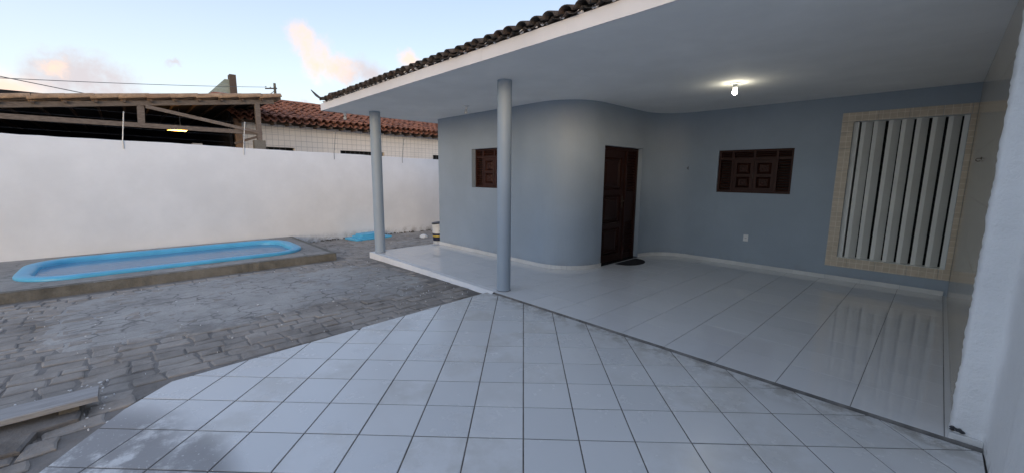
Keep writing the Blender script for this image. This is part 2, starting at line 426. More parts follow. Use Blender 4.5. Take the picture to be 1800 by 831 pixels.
# ------------------------------------------------------------------ ground and yard
m = MB(); R = 900
m.add([(-R, -R, -.55), (R, -R, -.55), (R, R, -.55), (-R, R, -.55)], [(0, 1, 2, 3)])
tag(m.build('ground', M['ground']), kind='structure')
m = MB(); xs = [-11.3, -8, -4, -2.0, 1.2]; ys = [-5, 0, 4, 14]
vs = [(x, y, zy(x) - (.012 if x > -3 else 0)) for x in xs for y in ys]
m.add(vs, [(i * 4 + j, (i + 1) * 4 + j, (i + 1) * 4 + j + 1, i * 4 + j + 1) for i in range(4) for j in range(3)])
yard = tag(m.build('yard', M['mortar']), kind='structure')
# stone setts in courses along y
rs = random.Random(3); stones = []
def inside_yard(x, y):
    if x > -3.98 and y > .05: return False
    if x > -3.9 + max(0, .1 - y) * 1.3: return False
    if y > YE - .05 and x > -7.95: return False
    if x < -8.05 and y < 3.0: return False
    return True
x = -11.0
while x < -2.6:
    w = rs.uniform(.125, .19); y = -2.6 - rs.random() * .3
    while y < 9.0:
        L = rs.uniform(.15, .30); g = .009
        j = lambda s=.013: rs.uniform(-s, s)
        P = [(x + g + j(), y + g + j()), (x + w / 2 + j(), y + g + j(.012)), (x + w - g + j(), y + g + j()), (x + w - g + j(), y + L / 2), (x + w - g + j(), y + L - g + j()), (x + w * .5 + j(), y + L - g + j(.012)), (x + g + j(), y + L - g + j()), (x + g + j(.012), y + L / 2)]
        cxm, cym = x + w / 2, y + L / 2
        if all(inside_yard(px, py) for px, py in P):
            stones.append((math.hypot(cxm, cym), P, cxm, cym, rs.uniform(.003, .014), rs.uniform(-.04, .04), rs.uniform(-.03, .03)))
        y += L
    x += w
def seen(cxm, cym):   # stones inside the picture
    dx = RM[0][0] * cxm + RM[1][0] * cym + RM[2][0] * -1.6; dz = RM[0][2] * cxm + RM[1][2] * cym + RM[2][2] * -1.6
    dy = RM[0][1] * cxm + RM[1][1] * cym + RM[2][1] * -1.6
    return dz > .3 and abs(dx / dz) < 1.28 and dy / dz < .62
front = sorted([s for s in stones if seen(s[2], s[3])], key=lambda s: s[0])[:300]
fid = set(id(s) for s in front)
rest = MB()
for s in stones:
    _, P, cxm, cym, hh, tx, ty = s
    zt = lambda px, py: zy(px) + hh + tx * (px - cxm) + ty * (py - cym)
    if id(s) in fid:
        k = MB().prism([(px - cxm, py - cym) for px, py in P], lambda a, b: zy(a + cxm) - .03, lambda a, b: zt(a + cxm, b + cym), .010)
        k.build('paving_stone', M['sett'], yard, loc=(cxm, cym, 0))
    else: rest.prism(P, lambda a, b: zy(a) - .03, zt, .010)
tag(rest.build('paving_stone', M['sett'], yard), kind='stuff')
# cement smeared over part of the setts: an uneven skin with a ragged rim
def blobpoly(cx, cy, rx, ry, n, rough, seed, sq=3.0):
    r = random.Random(seed); out = []
    for k in range(n):
        a = 2 * math.pi * k / n; ca, sa = math.cos(a), math.sin(a)
        d = (abs(ca) ** sq + abs(sa) ** sq) ** (-1 / sq) * (1 + r.uniform(-rough, rough))
        out.append((cx + rx * d * ca, cy + ry * d * sa))
    return out
def skin(name, poly, hgt, mat):
    r = random.Random(len(poly)); cx = sum(p[0] for p in poly) / len(poly); cy = sum(p[1] for p in poly) / len(poly)
    n = len(poly); vs = []; rings = (1., .93, .8, .6, .4, .2)
    for k in rings:
        for px, py in poly:
            X, Y = cx + (px - cx) * k, cy + (py - cy) * k
            vs.append((X, Y, zy(X) + (0.0 if k == 1. else hgt * min(1, .7 + (1 - k)) + r.uniform(-.003, .003))))
    vs.append((cx, cy, zy(cx) + hgt)); fs = []
    for q in range(len(rings) - 1):
        fs += [(q * n + i, q * n + (i + 1) % n, (q + 1) * n + (i + 1) % n, (q + 1) * n + i) for i in range(n)]
    fs += [((len(rings) - 1) * n + i, (len(rings) - 1) * n + (i + 1) % n, len(vs) - 1) for i in range(n)]
    o = MB().add(vs, fs).build(name, mat, yard, True); return o
skin('cement_patch', blobpoly(-6.5, .75, 1.33, 1.55, 72, .025, 5, 4), .0135, M['patch'])
skin('cement_patch', blobpoly(-6.1, 2.55, 1.3, .75, 60, .07, 6, 2.4), .0135, M['patch'])
skin('cement_patch', blobpoly(-5.12, .62, .12, .34, 30, .12, 8), .022, M['deck'])
# plaster crumbs scattered about
m = MB(); r = random.Random(12)
for k in range(240):
    if k < 110: X, Y = r.uniform(-7.8, -4.1), r.uniform(-1.2, 3.4)
    elif k < 170: X, Y = r.gauss(-5.0, .5), r.gauss(2.9, .25)
    elif k < 190: X, Y = r.gauss(-9.3, .3), r.gauss(4.9, .5)
    else: X, Y = r.uniform(-4.3, -3.5), r.uniform(-.7, -.2)
    if not inside_yard(X, Y): continue
    s = r.uniform(.002, .0075) * (1.6 if r.random() < .1 else 1); z = zy(X) + .012
    a = r.uniform(0, 6.28); P = [(X + s * r.uniform(.7, 1.4) * math.cos(a + q * 1.257), Y + s * r.uniform(.7, 1.4) * math.sin(a + q * 1.257)) for q in range(5)]
    m.prism(P, z - .01, z + s * .6, s * .2)
tag(m.build('plaster_crumbs', M['white_wall']), 'white plaster crumbs scattered over the grey yard paving', 'crumbs', kind='stuff')

# ------------------------------------------------------------------ driveway of diagonal tiles
DRIVE = [(-4.13, 3.49), (-3.90, .12), (-3.74, -.08), (-3.02, -.55), (-2.0, -1.15), (.345, -1.3), (.345, 3.49)]
m = MB(); m.prism(DRIVE, -.2, -.0245)
drive = tag(m.build('driveway', M['grout_dark']), kind='structure')
T, TX, TY, TO = .3382, .0192, 2.2565, -.0027
q2 = math.sqrt(.5)
def grid(i, j):
    gx, gy = TX + i * T, TY + j * T
    gx, gy = math.cos(TO) * gx - math.sin(TO) * gy, math.sin(TO) * gx + math.cos(TO) * gy
    return ((gx - gy) * q2, (gx + gy) * q2)
gq = .0042
rt = random.Random(4)
def tile_obj(P, name, parent, mat, z0, z1, bev=.0022, jit=.0008):
    cx = sum(p[0] for p in P) / len(P); cy = sum(p[1] for p in P) / len(P)
    o = MB().prism([(a - cx, b - cy) for a, b in P], z0 - z1, 0, bev).build(name, mat, parent, loc=(cx, cy, z1 + rt.uniform(-jit, jit)))
    o.rotation_euler = (rt.uniform(-.0012, .0012), rt.uniform(-.0012, .0012), 0)
    return o
fullme = None
for i in range(-16, 14):
    for j in range(-12, 16):
        g0 = grid(i, j); g1 = grid(i + 1, j); g2 = grid(i + 1, j + 1); g3 = grid(i, j + 1)
        cx = sum(g[0] for g in (g0, g1, g2, g3)) / 4; cy = sum(g[1] for g in (g0, g1, g2, g3)) / 4
        k = 1 - 2 * gq / T
        P = [(cx + (a - cx) * k, cy + (b - cy) * k) for a, b in (g0, g1, g2, g3)]
        Q = clip_convex(P, DRIVE)
        if len(Q) < 3 or area(Q) < .002: continue
        if abs(area(Q) - area(P)) < 1e-6:
            if fullme is None:
                fullme = MB().prism([(a - cx, b - cy) for a, b in P], -.012, 0, .0022).mesh('floor_tile', M['drive_tile'])
            place('floor_tile', fullme, drive, (cx, cy, -.02 + rt.uniform(-.0008, .0008)), (rt.uniform(-.0012, .0012), rt.uniform(-.0012, .0012), 0))
        else: tile_obj(Q, 'floor_tile', drive, M['drive_tile'], -.032, -.02)

# ------------------------------------------------------------------ porch floor
m = MB(); m.box(-7.85, XR, YE + .004, Y2 + .1, -.4, -.0035)
porch = tag(m.build('porch_floor', M['grout_grey']), kind='structure')
PT = .45
# plan of the house wall line, used to cut the tiles
def arc(cx, cy, r, a0, a1, n):
    return [(cx + r * math.cos(math.radians(a0 + (a1 - a0) * k / n)), cy + r * math.sin(math.radians(a0 + (a1 - a0) * k / n))) for k in range(n + 1)]
pm = None
for i in range(-18, 1):
    for j in range(0, 10):
        x1 = .19 + i * PT; x0 = x1 - PT
        if i == 0: pass
        y0 = YE + j * PT; y1 = y0 + PT
        x0c, x1c = max(x0 + .0022, -7.85), min(x1 - .0022, XR); y0c, y1c = y0 + .0018, min(y1 - .0018, Y2 + .02)
        if x1c - x0c < .02 or y1c - y0c < .02: continue
        if x1 < -4.75 and y0 > Y1 + .02: continue
        if x1 < -4.1 and y0 > 5.9: continue
        P = [(x0c, y0c), (x1c, y0c), (x1c, y1c), (x0c, y1c)]
        if abs((x1c - x0c) - (PT - .0044)) < 1e-6 and abs((y1c - y0c) - (PT - .0036)) < 1e-6:
            if pm is None: pm = MB().prism([(a - (x0c + x1c) / 2, b - (y0c + y1c) / 2) for a, b in P], -.003, 0, .001).mesh('floor_tile', M['porch_tile'])
            place('floor_tile', pm, porch, ((x0c + x1c) / 2, (y0c + y1c) / 2, rt.uniform(-.0004, .0004)), (rt.uniform(-.0007, .0007), rt.uniform(-.0007, .0007), 0))
        else: tile_obj(P, 'floor_tile', porch, M['porch_tile'], -.003, 0, .001, .0003)
tile_obj([(.192, YE + .002), (XR, YE + .002), (XR, Y2), (.192, Y2)], 'floor_tile', porch, M['porch_tile'], -.003, 0, .001, 0)
# nosing along the driveway step, and the white painted edge above the yard
m = MB(); m.box(-4.0, XR + .12, YE - .006, YE + .003, -.05, -.0015); m.build('step_edge', M['grout_grey'], porch)
m = MB(); n = 46; r = random.Random(2); vs = []
for k in range(n + 1):
    X = -7.87 + (3.85) * k / n; off = .012 + .06 * (k / n) ** 2 + r.uniform(-.006, .006)
    zb = zy(X) - .01
    vs += [(X, YE + .085, .004), (X, YE - .004 + r.uniform(-.002, .002), .003), (X, YE - off, zb + .02 * r.random()), (X, YE - off - .01, zb - .05)]
m.add(vs, [(k * 4 + a, k * 4 + a + 1, (k + 1) * 4 + a + 1, (k + 1) * 4 + a) for k in range(n) for a in range(3)])
m.box(-7.88, -7.853, YE - .01, Y1 + 2, -.3, .003)
m.build('white_edge', M['white_strip'], porch)

# ------------------------------------------------------------------ house
house = thing('house', 'grey single-storey house with a columned porch and dark clay tile roof', 'house', loc=(-4, 7, 0))
hinv = Matrix.Translation((4, -7, 0))
def hp(o): o.parent = house; o.matrix_parent_inverse = hinv; return o     # house parts keep world coordinates
def sp(o, p): o.parent = p; return o

def wall_panel(m, org, u, L, z1, holes, nrm, depth):
    """wall face from org along u (unit 2d) up to z1 with rectangular holes (a,b,z0,z1) and their reveals; nrm = inward"""
    us = sorted(set([0, L] + [h[0] for h in holes] + [h[1] for h in holes])); zs = sorted(set([0, z1] + [h[2] for h in holes] + [h[3] for h in holes]))
    pt = lambda a, z, d=0: (org[0] + u[0] * a + nrm[0] * d, org[1] + u[1] * a + nrm[1] * d, z)
    for i in range(len(us) - 1):
        for j in range(len(zs) - 1):
            ca, cz = (us[i] + us[i + 1]) / 2, (zs[j] + zs[j + 1]) / 2
            if any(h[0] < ca < h[1] and h[2] < cz < h[3] for h in holes): continue
            m.add([pt(us[i], zs[j]), pt(us[i + 1], zs[j]), pt(us[i + 1], zs[j + 1]), pt(us[i], zs[j + 1])], [(0, 1, 2, 3)])
    for a, b, z0, z1_ in holes:
        A = [pt(a, z0), pt(b, z0), pt(b, z1_), pt(a, z1_)]; B = [pt(a, z0, depth), pt(b, z0, depth), pt(b, z1_, depth), pt(a, z1_, depth)]
        m.add(A + B, [(i, (i + 1) % 4, 4 + (i + 1) % 4, 4 + i) for i in range(4)])
W1 = (-6.555, -5.40, 1.32, 2.075); W2 = (-2.845, -1.69, 1.29, 2.04); LV = (-.985, .165, .36, 2.385)
XD = -3.965; DR = (5.93, 7.185, 0., 2.08)
m = MB()
wall_panel(m, (-7.75, 13), (0, -1), 13 - Y1, CEIL, [], (1, 0), .2)
wall_panel(m, (-7.75, Y1), (1, 0), 7.75 - 4.70, CEIL, [(W1[0] + 7.75, W1[1] + 7.75, W1[2], W1[3])], (0, 1), .16)
cv = arc(-4.70, 5.845, .735, -90, 0, 18)
cc = arc(-3.965 + .70, 7.21, .70, 180, 90, 18)
for seq in (cv, cc):
    for (a, b) in zip(seq[:-1], seq[1:]): m.add([(a[0], a[1], 0), (b[0], b[1], 0), (b[0], b[1], CEIL), (a[0], a[1], CEIL)], [(0, 1, 2, 3)])
wall_panel(m, (XD, 5.845), (0, 1), 7.21 - 5.845, CEIL, [(DR[0] - 5.845, DR[1] - 5.845, 0, DR[3])], (-1, 0), .16)
wall_panel(m, (cc[-1][0], Y2), (1, 0), .25 - cc[-1][0], CEIL, [(W2[0] - cc[-1][0], W2[1] - cc[-1][0], W2[2], W2[3]), (LV[0] - cc[-1][0], LV[1] - cc[-1][0], LV[2], LV[3])], (0, 1), .16)
wall = hp(smooth_by_angle(m.build('wall', M['grey_wall']), 30))
m = MB()      # dim rooms behind the shutters
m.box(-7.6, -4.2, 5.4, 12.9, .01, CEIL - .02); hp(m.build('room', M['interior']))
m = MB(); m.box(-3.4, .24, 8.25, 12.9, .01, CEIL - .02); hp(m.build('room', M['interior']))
m = MB(); m.box(-7.74, .6, 12.95, 13.1, -.1, CEIL - .002); hp(m.build('back_wall', M['grey_wall']))
# ceiling slab and fascia
m = MB(); m.box(-8.33, 1.6, 2.895, 13.2, CEIL, CEIL + .09); hp(m.build('porch_ceiling', M['ceiling']))
m = MB(); n = 60; r = random.Random(9); vs = []
for k in range(n + 1):
    X = -8.345 + (1.6 + 8.345) * k / n; e = r.uniform(-.0025, .0025)
    vs += [(X, 2.895, CEIL - .004), (X, 2.872 + e, CEIL - .006 + e), (X, 2.868 + e, 2.885), (X, 2.93, 2.89)]
m.add(vs, [(k * 4 + a, k * 4 + 4 + a, k * 4 + 5 + a, k * 4 + 1 + a) for k in range(n) for a in range(3)])
hp(m.build('fascia', M['fascia']))
m = MB(); m.box(-8.36, -8.332, 2.872, 13.2, CEIL - .005, 2.886); hp(m.build('fascia', M['fascia']))
# columns
for cxm, cym, rr in ((-4.005, 3.665, .094), (-7.745, 3.665, .102)):
    m = MB(); m.lathe([(rr * 1.0, 0), (rr, 1.0), (rr * 1.003, 1.9), (rr, CEIL + .01)], (cxm, cym, 0), 40)
    col = hp(smooth_by_angle(m.build('column', M['column_paint'])))
    m = MB(); m.lathe([(rr + .004, 0), (rr + .002, .006), (rr, .008)], (cxm, cym, .0006), 40); sp(m.build('joint', M['grout_grey']), col)
# skirting: tiles on straight runs, narrow cut pieces round the curves
def skirt(a, b, nrm, gap=.0015):
    ax, ay = a; bx, by = b; L = math.hypot(bx - ax, by - ay); ux, uy = (bx - ax) / L, (by - ay) / L; hgt = .066 + rt.uniform(-.002, .001); tt = .013
    A = (ax + ux * gap, ay + uy * gap); B = (bx - ux * gap, by - uy * gap)
    P = [A, B, (B[0] + nrm[0] * tt, B[1] + nrm[1] * tt), (A[0] + nrm[0] * tt, A[1] + nrm[1] * tt)]
    if (P[1][0] - P[0][0]) * (P[2][1] - P[1][1]) - (P[1][1] - P[0][1]) * (P[2][0] - P[1][0]) < 0: P = P[::-1]
    hp(MB().prism(P, .001, hgt, .002).build('skirting_tile', M['skirting']))
def run(p, q, nrm, step):
    L = math.hypot(q[0] - p[0], q[1] - p[1]); n = max(1, round(L / step))
    for k in range(n): skirt((p[0] + (q[0] - p[0]) * k / n, p[1] + (q[1] - p[1]) * k / n), (p[0] + (q[0] - p[0]) * (k + 1) / n, p[1] + (q[1] - p[1]) * (k + 1) / n), nrm)
run((-7.763, Y1), (-4.70, Y1), (0, -1), .45)
def curve_run(c0x, c0y, rad, a0, a1, n, sign):
    pts = arc(c0x, c0y, rad, a0, a1, n)
    for k in range(n):
        mid = math.radians(a0 + (a1 - a0) * (k + .5) / n); skirt(pts[k], pts[k + 1], (sign * math.cos(mid), sign * math.sin(mid)), .001)
curve_run(-4.70, 5.845, .735, -90, 0, 13, 1)
run((XD, 5.848), (XD, DR[0]), (1, 0), .2)
curve_run(-3.265, 7.21, .70, 180, 90, 13, -1)
run((-3.265, Y2), (.19, Y2), (0, -1), .45)

# shuttered windows
def slat_mesh(L, mat):
    return MB().add([(0, -.016, .010), (L, -.016, .010), (L, .014, .032), (0, .014, .032), (0, -.016, .004), (L, -.016, .004), (L, .014, .026), (0, .014, .026)],
                    [(0, 1, 2, 3), (7, 6, 5, 4), (0, 4, 5, 1), (3, 2, 6, 7), (0, 3, 7, 4), (1, 5, 6, 2)]).mesh('slat', mat)
def ring_panel(m, cx, cz, w, h, y, dep):
    """raised moulding: rectangular frame round a field"""
    for (s0, s1, y0, y1) in ((1., .86, y, y - dep), (.86, .78, y - dep, y - dep * .2), (.78, .62, y - dep * .2, y - dep * .9)):
        a = [(cx + sx * w / 2 * s0, y0, cz + sz * h / 2 * s0) for sx, sz in ((-1, -1), (1, -1), (1, 1), (-1, 1))]
        b = [(cx + sx * w / 2 * s1, y1, cz + sz * h / 2 * s1) for sx, sz in ((-1, -1), (1, -1), (1, 1), (-1, 1))]
        m.add(a + b, [(i, (i + 1) % 4, 4 + (i + 1) % 4, 4 + i) for i in range(4)])
    s1 = .62; m.add([(cx + sx * w / 2 * s1, y - dep * .9, cz + sz * h / 2 * s1) for sx, sz in ((-1, -1), (1, -1), (1, 1), (-1, 1))], [(0, 1, 2, 3)])
def oval(m, cx, cz, rx, rz, y, dep, n=18):
    prev = None
    for k, (s, d) in enumerate(((1., 0), (.92, dep), (.72, dep), (.64, dep * .3), (.45, dep * .4), (.3, dep * .9))):
        ring = [(cx + rx * s * math.cos(2 * math.pi * i / n), y - d, cz + rz * s * math.sin(2 * math.pi * i / n)) for i in range(n)]
        if prev: m.add(prev + ring, [(i, (i + 1) % n, n + (i + 1) % n, n + i) for i in range(n)])
        prev = ring
    m.add(prev, [tuple(range(n))])
def window(W, y, mat):
    x0, x1, z0, z1 = W; w = x1 - x0; f = .036; h = z1 - z0
    zt = z0 + h * .79; xa = x0 + w * .205; xb = x1 - w * .205; xm = (x0 + x1) / 2
    m = MB()
    m.box(x0, x0 + f, y, y + .07, z0, z1).box(x1 - f, x1, y, y + .07, z0, z1)
    m.box(x0 + f, x1 - f, y + .001, y + .069, z1 - f, z1).box(x0 + f, x1 - f, y + .001, y + .069, z0, z0 + f)
    m.box(x0 + f, x1 - f, y - .002, y + .067, zt - f / 2, zt + f / 2)
    for xx in (xa, xb): m.box(xx - f / 2, xx + f / 2, y + .002, y + .066, z0 + f, zt - f / 2).box(xx - f / 2, xx + f / 2, y + .002, y + .066, zt + f / 2, z1 - f)
    m.box(xm - f / 2, xm + f / 2, y + .002, y + .066, zt + f / 2, z1 - f)
    win = hp(m.build('window', mat))
    def louvre(a, b, za, zb, n):
        me = slat_mesh(b - a, mat); st = (zb - za) / n
        for k in range(n): sp(place('slat', me, None, (a, y + .033, za + k * st + st * .1)), win)
    louvre(x0 + f, xa - f / 2, z0 + f, zt - f / 2, 12); louvre(xb + f / 2, x1 - f, z0 + f, zt - f / 2, 12)
    for a, b in ((x0 + f, xa - f / 2), (xa + f / 2, xm - f / 2), (xm + f / 2, xb - f / 2), (xb + f / 2, x1 - f)): louvre(a, b, zt + f / 2, z1 - f, 3)
    for a, b in ((xa + f / 2 + .003, xm - .002), (xm + .002, xb - f / 2 - .003)):
        za, zb = z0 + f + .003, zt - f / 2 - .003; cxm = (a + b) / 2; st = .052; zm = (za + zb) / 2
        m = MB(); m.box(a, b, y + .03, y + .045, za, zb)
        m.box(a, a + st, y + .006, y + .03, za, zb).box(b - st, b, y + .006, y + .03, za, zb)
        for p, q_ in ((za, za + st), (zm - st / 2, zm + st / 2), (zb - st, zb)): m.box(a + st, b - st, y + .007, y + .03, p, q_)
        sh = sp(m.build('shutter', mat), win)
        for p, q_ in ((za + st, zm - st / 2), (zm + st / 2, zb - st)):
            m = MB(); pw, ph = (b - a - 2 * st) * .98, (q_ - p) * .98
            ring_panel(m, cxm, (p + q_) / 2, pw, ph, y + .03, .022); oval(m, cxm, (p + q_) / 2, pw * .27, ph * .27, y + .0105, .009)
            sp(m.build('carved_panel', mat), win)
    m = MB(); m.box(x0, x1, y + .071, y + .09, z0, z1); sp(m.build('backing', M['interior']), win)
    m = MB(); m.box(xm - .006, xm + .006, y - .006, y + .006, (z0 + zt) / 2 - .05, (z0 + zt) / 2 + .05); sp(m.build('latch', M['old_metal']), win)
    return win
w1 = window(W1, Y1 + .098, M['red_wood']); w2 = window(W2, Y2 + .03, M['red_wood'])

# front door: panelled leaf, louvred side light
yd0, yd1, zt = DR[0], DR[1], DR[3]; xd = XD - .115; f = .05
m = MB(); m.box(xd - .05, xd + .03, yd0, yd0 + f, 0, zt).box(xd - .05, xd + .03, yd1 - f, yd1, 0, zt).box(xd - .049, xd + .029, yd0 + f, yd1 - f, zt - f, zt)
ys = yd0 + .86; m.box(xd - .049, xd + .028, ys - .025, ys + .025, .01, zt - f)
door = hp(m.build('door', M['door_wood']))
m = MB(); m.box(xd - .045, xd - .03, yd0 + f, ys - .025, .01, zt - f)
ya, yb = yd0 + f + .002, ys - .027
for p, q_ in ((ya, ya + .1), (yb - .1, yb)): m.box(xd - .03, xd + .004, p, q_, .012, zt - f - .002)
rows = [.012, .30, .42, .86, .98, 1.42, 1.54, 1.94]
for p, q_ in ((.012, .14), (.62, .72), (1.22, 1.32), (1.90, zt - f - .002)): m.box(xd - .03, xd + .003, ya + .1, yb - .1, p, q_)
sp(m.build('door_leaf', M['door_wood']), door)
for p, q_ in ((.14, .62), (.72, 1.22), (1.32, 1.90)):
    m = MB(); ring_panel(m, 0, 0, (yb - ya - .2) * .98, (q_ - p) * .98, 0, .024)
    o = sp(m.build('carved_panel', M['door_wood']), door); o.rotation_euler = (0, 0, math.pi / 2); o.location = (xd - .029, (ya + yb) / 2, (p + q_) / 2)
sl_me = slat_mesh(yd1 - f - ys - .025, M['door_wood'])
for k in range(14):
    o = sp(place('slat', sl_me), door); o.rotation_euler = (0, 0, math.pi / 2); o.location = (xd - .01, ys + .025, 1.30 + k * .05)
m = MB(); m.box(xd - .03, xd + .002, ys + .026, yd1 - f - .001, .72, 1.28).box(xd - .04, xd - .034, ys + .026, yd1 - f - .001, .02, zt - f)
m.box(xd - .03, xd + .001, ys + .026, yd1 - f - .001, .012, .1); sp(m.build('side_panel', M['door_wood']), door)
for k in range(12):
    o = sp(place('slat', sl_me), door); o.rotation_euler = (0, 0, math.pi / 2); o.location = (xd - .01, ys + .025, .11 + k * .05)
m = MB(); m.box(xd + .004, xd + .012, yb - .07, yb - .03, .98, 1.2)
m.tube([(xd + .012, yb - .05, 1.11), (xd + .05, yb - .05, 1.11), (xd + .055, yb - .06, 1.11), (xd + .055, yb - .16, 1.105)], .009, 8)
sp(m.build('handle', M['old_metal']), door)
m = MB(); m.box(XD - .16, XD + .006, yd0, yd1, .0008, .012); hp(m.build('threshold', M['black_stone']))

# fixed concrete louvre window with a tiled surround
lx0, lx1, lz0, lz1 = LV
m = MB(); m.box(lx0, lx0 + .06, Y2 + .03, Y2 + .16, lz0, lz1).box(lx0, lx1, Y2 + .03, Y2 + .17, lz0, lz0 + .004).box(lx0, lx1, Y2 + .03, Y2 + .17, lz1 - .004, lz1)
lou = hp(m.build('louvre_window', M['concrete_slat']))
smesh = None
for k in range(8):
    X = -.905 + k * .146; e = random.Random(k).uniform(-.004, .004)
    P = [(0, 0), (.046, .003), (.120, .066), (.118, .086), (.10, .096)]
    if smesh is None: smesh = MB().prism(P, 0, lz1 - lz0 - .012, 0).mesh('slat', M['concrete_slat'])
    o = sp(place('slat', smesh, None, (X + e, Y2 + .045, lz0 + .006)), lou); o.rotation_euler = (e * .6, e * .5, 0)
def trim(x0, x1, z0, z1, tt=.012):
    P = [(x0 + .0015, z0 + .0015), (x1 - .0015, z0 + .0015), (x1 - .0015, z1 - .0015), (x0 + .0015, z1 - .0015)]
    k = MB().prism([(a, -b) for a, b in P][::-1], 0, tt, .002); k.v = [(a, Y2 - c_, -b) for a, b, c_ in k.v]
    sp(k.build('surround_tile', M['mosaic']), lou)
ox0, ox1, oz0, oz1 = -1.125, XR - .002, .212, 2.52
zc = [oz0 + .145, .80, 1.25, 1.67, 2.0, 2.23, oz1 - .135]
for a, b in zip(zc[:-1], zc[1:]): trim(ox0, lx0, a, b)
for a, b in zip(zc[:-1], zc[1:]): trim(lx1, ox1, a, b)
xc = [ox0, -.72, -.40, -.08, .175, ox1]
for a, b in zip(xc[:-1], xc[1:]): trim(a, b, oz1 - .135, oz1)
xc = [ox0, -.86, -.54, -.2, .11, ox1]
for a, b in zip(xc[:-1], xc[1:]): trim(a, b, oz0, oz0 + .148)
m = MB(); m.box(lx0 - .002, lx1 + .002, Y2 - .010, Y2 + .03, lz0 - .012, lz0 + .002); sp(m.build('sill', M['concrete_slat']), lou)

# clay roof
SL = math.radians(19); UP = Vector((0, math.cos(SL), math.sin(SL))); NR = Vector((0, -math.sin(SL), math.cos(SL)))
PIT = .168
def barrel(name, r0, r1, L, mat, cap=True, n=8, thick=.012, flat=1.):
    """half-barrel clay tile along +y, mouth at y=0"""
    m = MB(); vs = []
    for (y, r) in ((0, r0), (L, r1)):
        for rr in (r, r - thick):
            for k in range(n + 1):
                a = math.pi * k / n; vs.append((rr * math.cos(a), y, rr * math.sin(a) * (flat if cap else -flat)))
    q = n + 1; fs = []
    for k in range(n):
        fs += [(k, k + 1, 2 * q + k + 1, 2 * q + k), (q + k + 1, q + k, 3 * q + k, 3 * q + k + 1), (k + 1, k, q + k, q + k + 1)]
    fs += [(0, 2 * q, 3 * q, q), (n, q + n, 3 * q + n, 2 * q + n)]
    m.add(vs, fs); return m.mesh(name, mat, True)
capm = barrel('roof_tile', .076, .064, .44, M['dark_clay'], True, 8, .012, .74); panm = barrel('roof_tile', .082, .070, .44, M['dark_clay'], False, 8, .012, .42)
m = MB(); N = 56 * 6; vs = []; YT = 8.6
for k in range(N + 1):
    X = -8.34 + (1.7 + 8.34) * k / N; ph = math.cos(2 * math.pi * (X + 8.34) / PIT)
    run_ = max(.02, min(YT - 2.9, X + 8.34))
    for s_ in (0., run_): vs.append((X, 2.90 + s_, 2.915 + s_ * math.tan(SL) + .018 * ph))
m.add(vs, [(2 * k, 2 * k + 2, 2 * k + 3, 2 * k + 1) for k in range(N)])
base = len(m.v); vs = []; N2 = 340
for k in range(N2 + 1):
    Y = 2.92 + (13.2 - 2.92) * k / N2; ph = math.cos(2 * math.pi * (Y - 2.92) / PIT); run_ = max(.02, min(YT - 2.9, Y - 2.90))
    for s_ in (0., run_): vs.append((-8.36 + s_, Y, 2.915 + s_ * math.tan(SL) + .018 * ph))
m.add(vs, [(2 * k, 2 * k + 1, 2 * k + 3, 2 * k + 2) for k in range(N2)])
roof = hp(m.build('roof', M['dark_clay'], None, True))
rr = random.Random(5)
def lay(me, X, s, lift, tilt=0.):
    p = Vector((X, 2.825, 2.905)) + UP * s + NR * lift
    o = sp(place('roof_tile', me, None, p), roof); o.rotation_euler = (SL - .06 + tilt + rr.uniform(-.03, .03), rr.uniform(-.06, .06), rr.uniform(-.045, .045)); return o
for row in range(2):
    for k in range(57):
        X = -8.20 + k * PIT + rr.uniform(-.008, .008)
        if X + 8.36 < .2 + row * .38: continue
        lay(panm, X + PIT / 2, row * .36 + rr.uniform(-.01, .015), .016)
        lay(capm, X, row * .36 - .03 + rr.uniform(-.022, .02), .012)
# hip: ridge tiles, the lowest swept up to a point
hipd = Vector((1, 1, math.tan(SL))).normalized()
ridge = barrel('ridge_tile', .10, .085, .46, M['dark_clay'])
for k in range(14):
    p = Vector((-8.28, 2.93, 2.96)) + hipd * (.12 + k * .40)
    o = sp(place('ridge_tile', ridge, None, p), roof); o.rotation_euler = (math.atan(math.tan(SL) / 1.414) - .04, 0, -math.pi / 4)
m = MB(); pts = [(-8.12, 3.02, 3.0), (-8.24, 2.95, 2.965), (-8.34, 2.90, 2.975), (-8.44, 2.86, 3.03), (-8.53, 2.83, 3.10), (-8.62, 2.80, 3.175)]
vs = []; wd = [.085, .085, .075, .058, .038, .008]
for (px, py, pz), w in zip(pts, wd):
    sx, sy = .35 * w, -.94 * w
    vs += [(px - sx, py - sy, pz), (px, py, pz + w * .35), (px + sx, py + sy, pz), (px, py, pz - .02)]
m.add(vs, [(i * 4 + a, i * 4 + (a + 1) % 4, i * 4 + 4 + (a + 1) % 4, i * 4 + 4 + a) for i in range(5) for a in range(4)] + [(20, 21, 22, 23)])
sp(smooth_by_angle(m.build('corner_finial', M['dark_clay'])), roof)
# mortar lumps under the eave tiles
m = MB()
for k in range(57):
    X = -8.12 + k * PIT
    for q_ in range(2):
        xx = X + rr.uniform(-.05, .05); s_ = rr.uniform(.012, .026)
        m.lathe([(s_ * .5, -s_ * .5), (s_, 0), (s_ * .6, s_ * .6)], (xx, 2.862 + rr.uniform(-.01, .01), 2.893 + rr.uniform(0, .012)), 7)
sp(m.build('bedding_mortar', M['fascia'], None, True), roof)['kind'] = 'stuff'

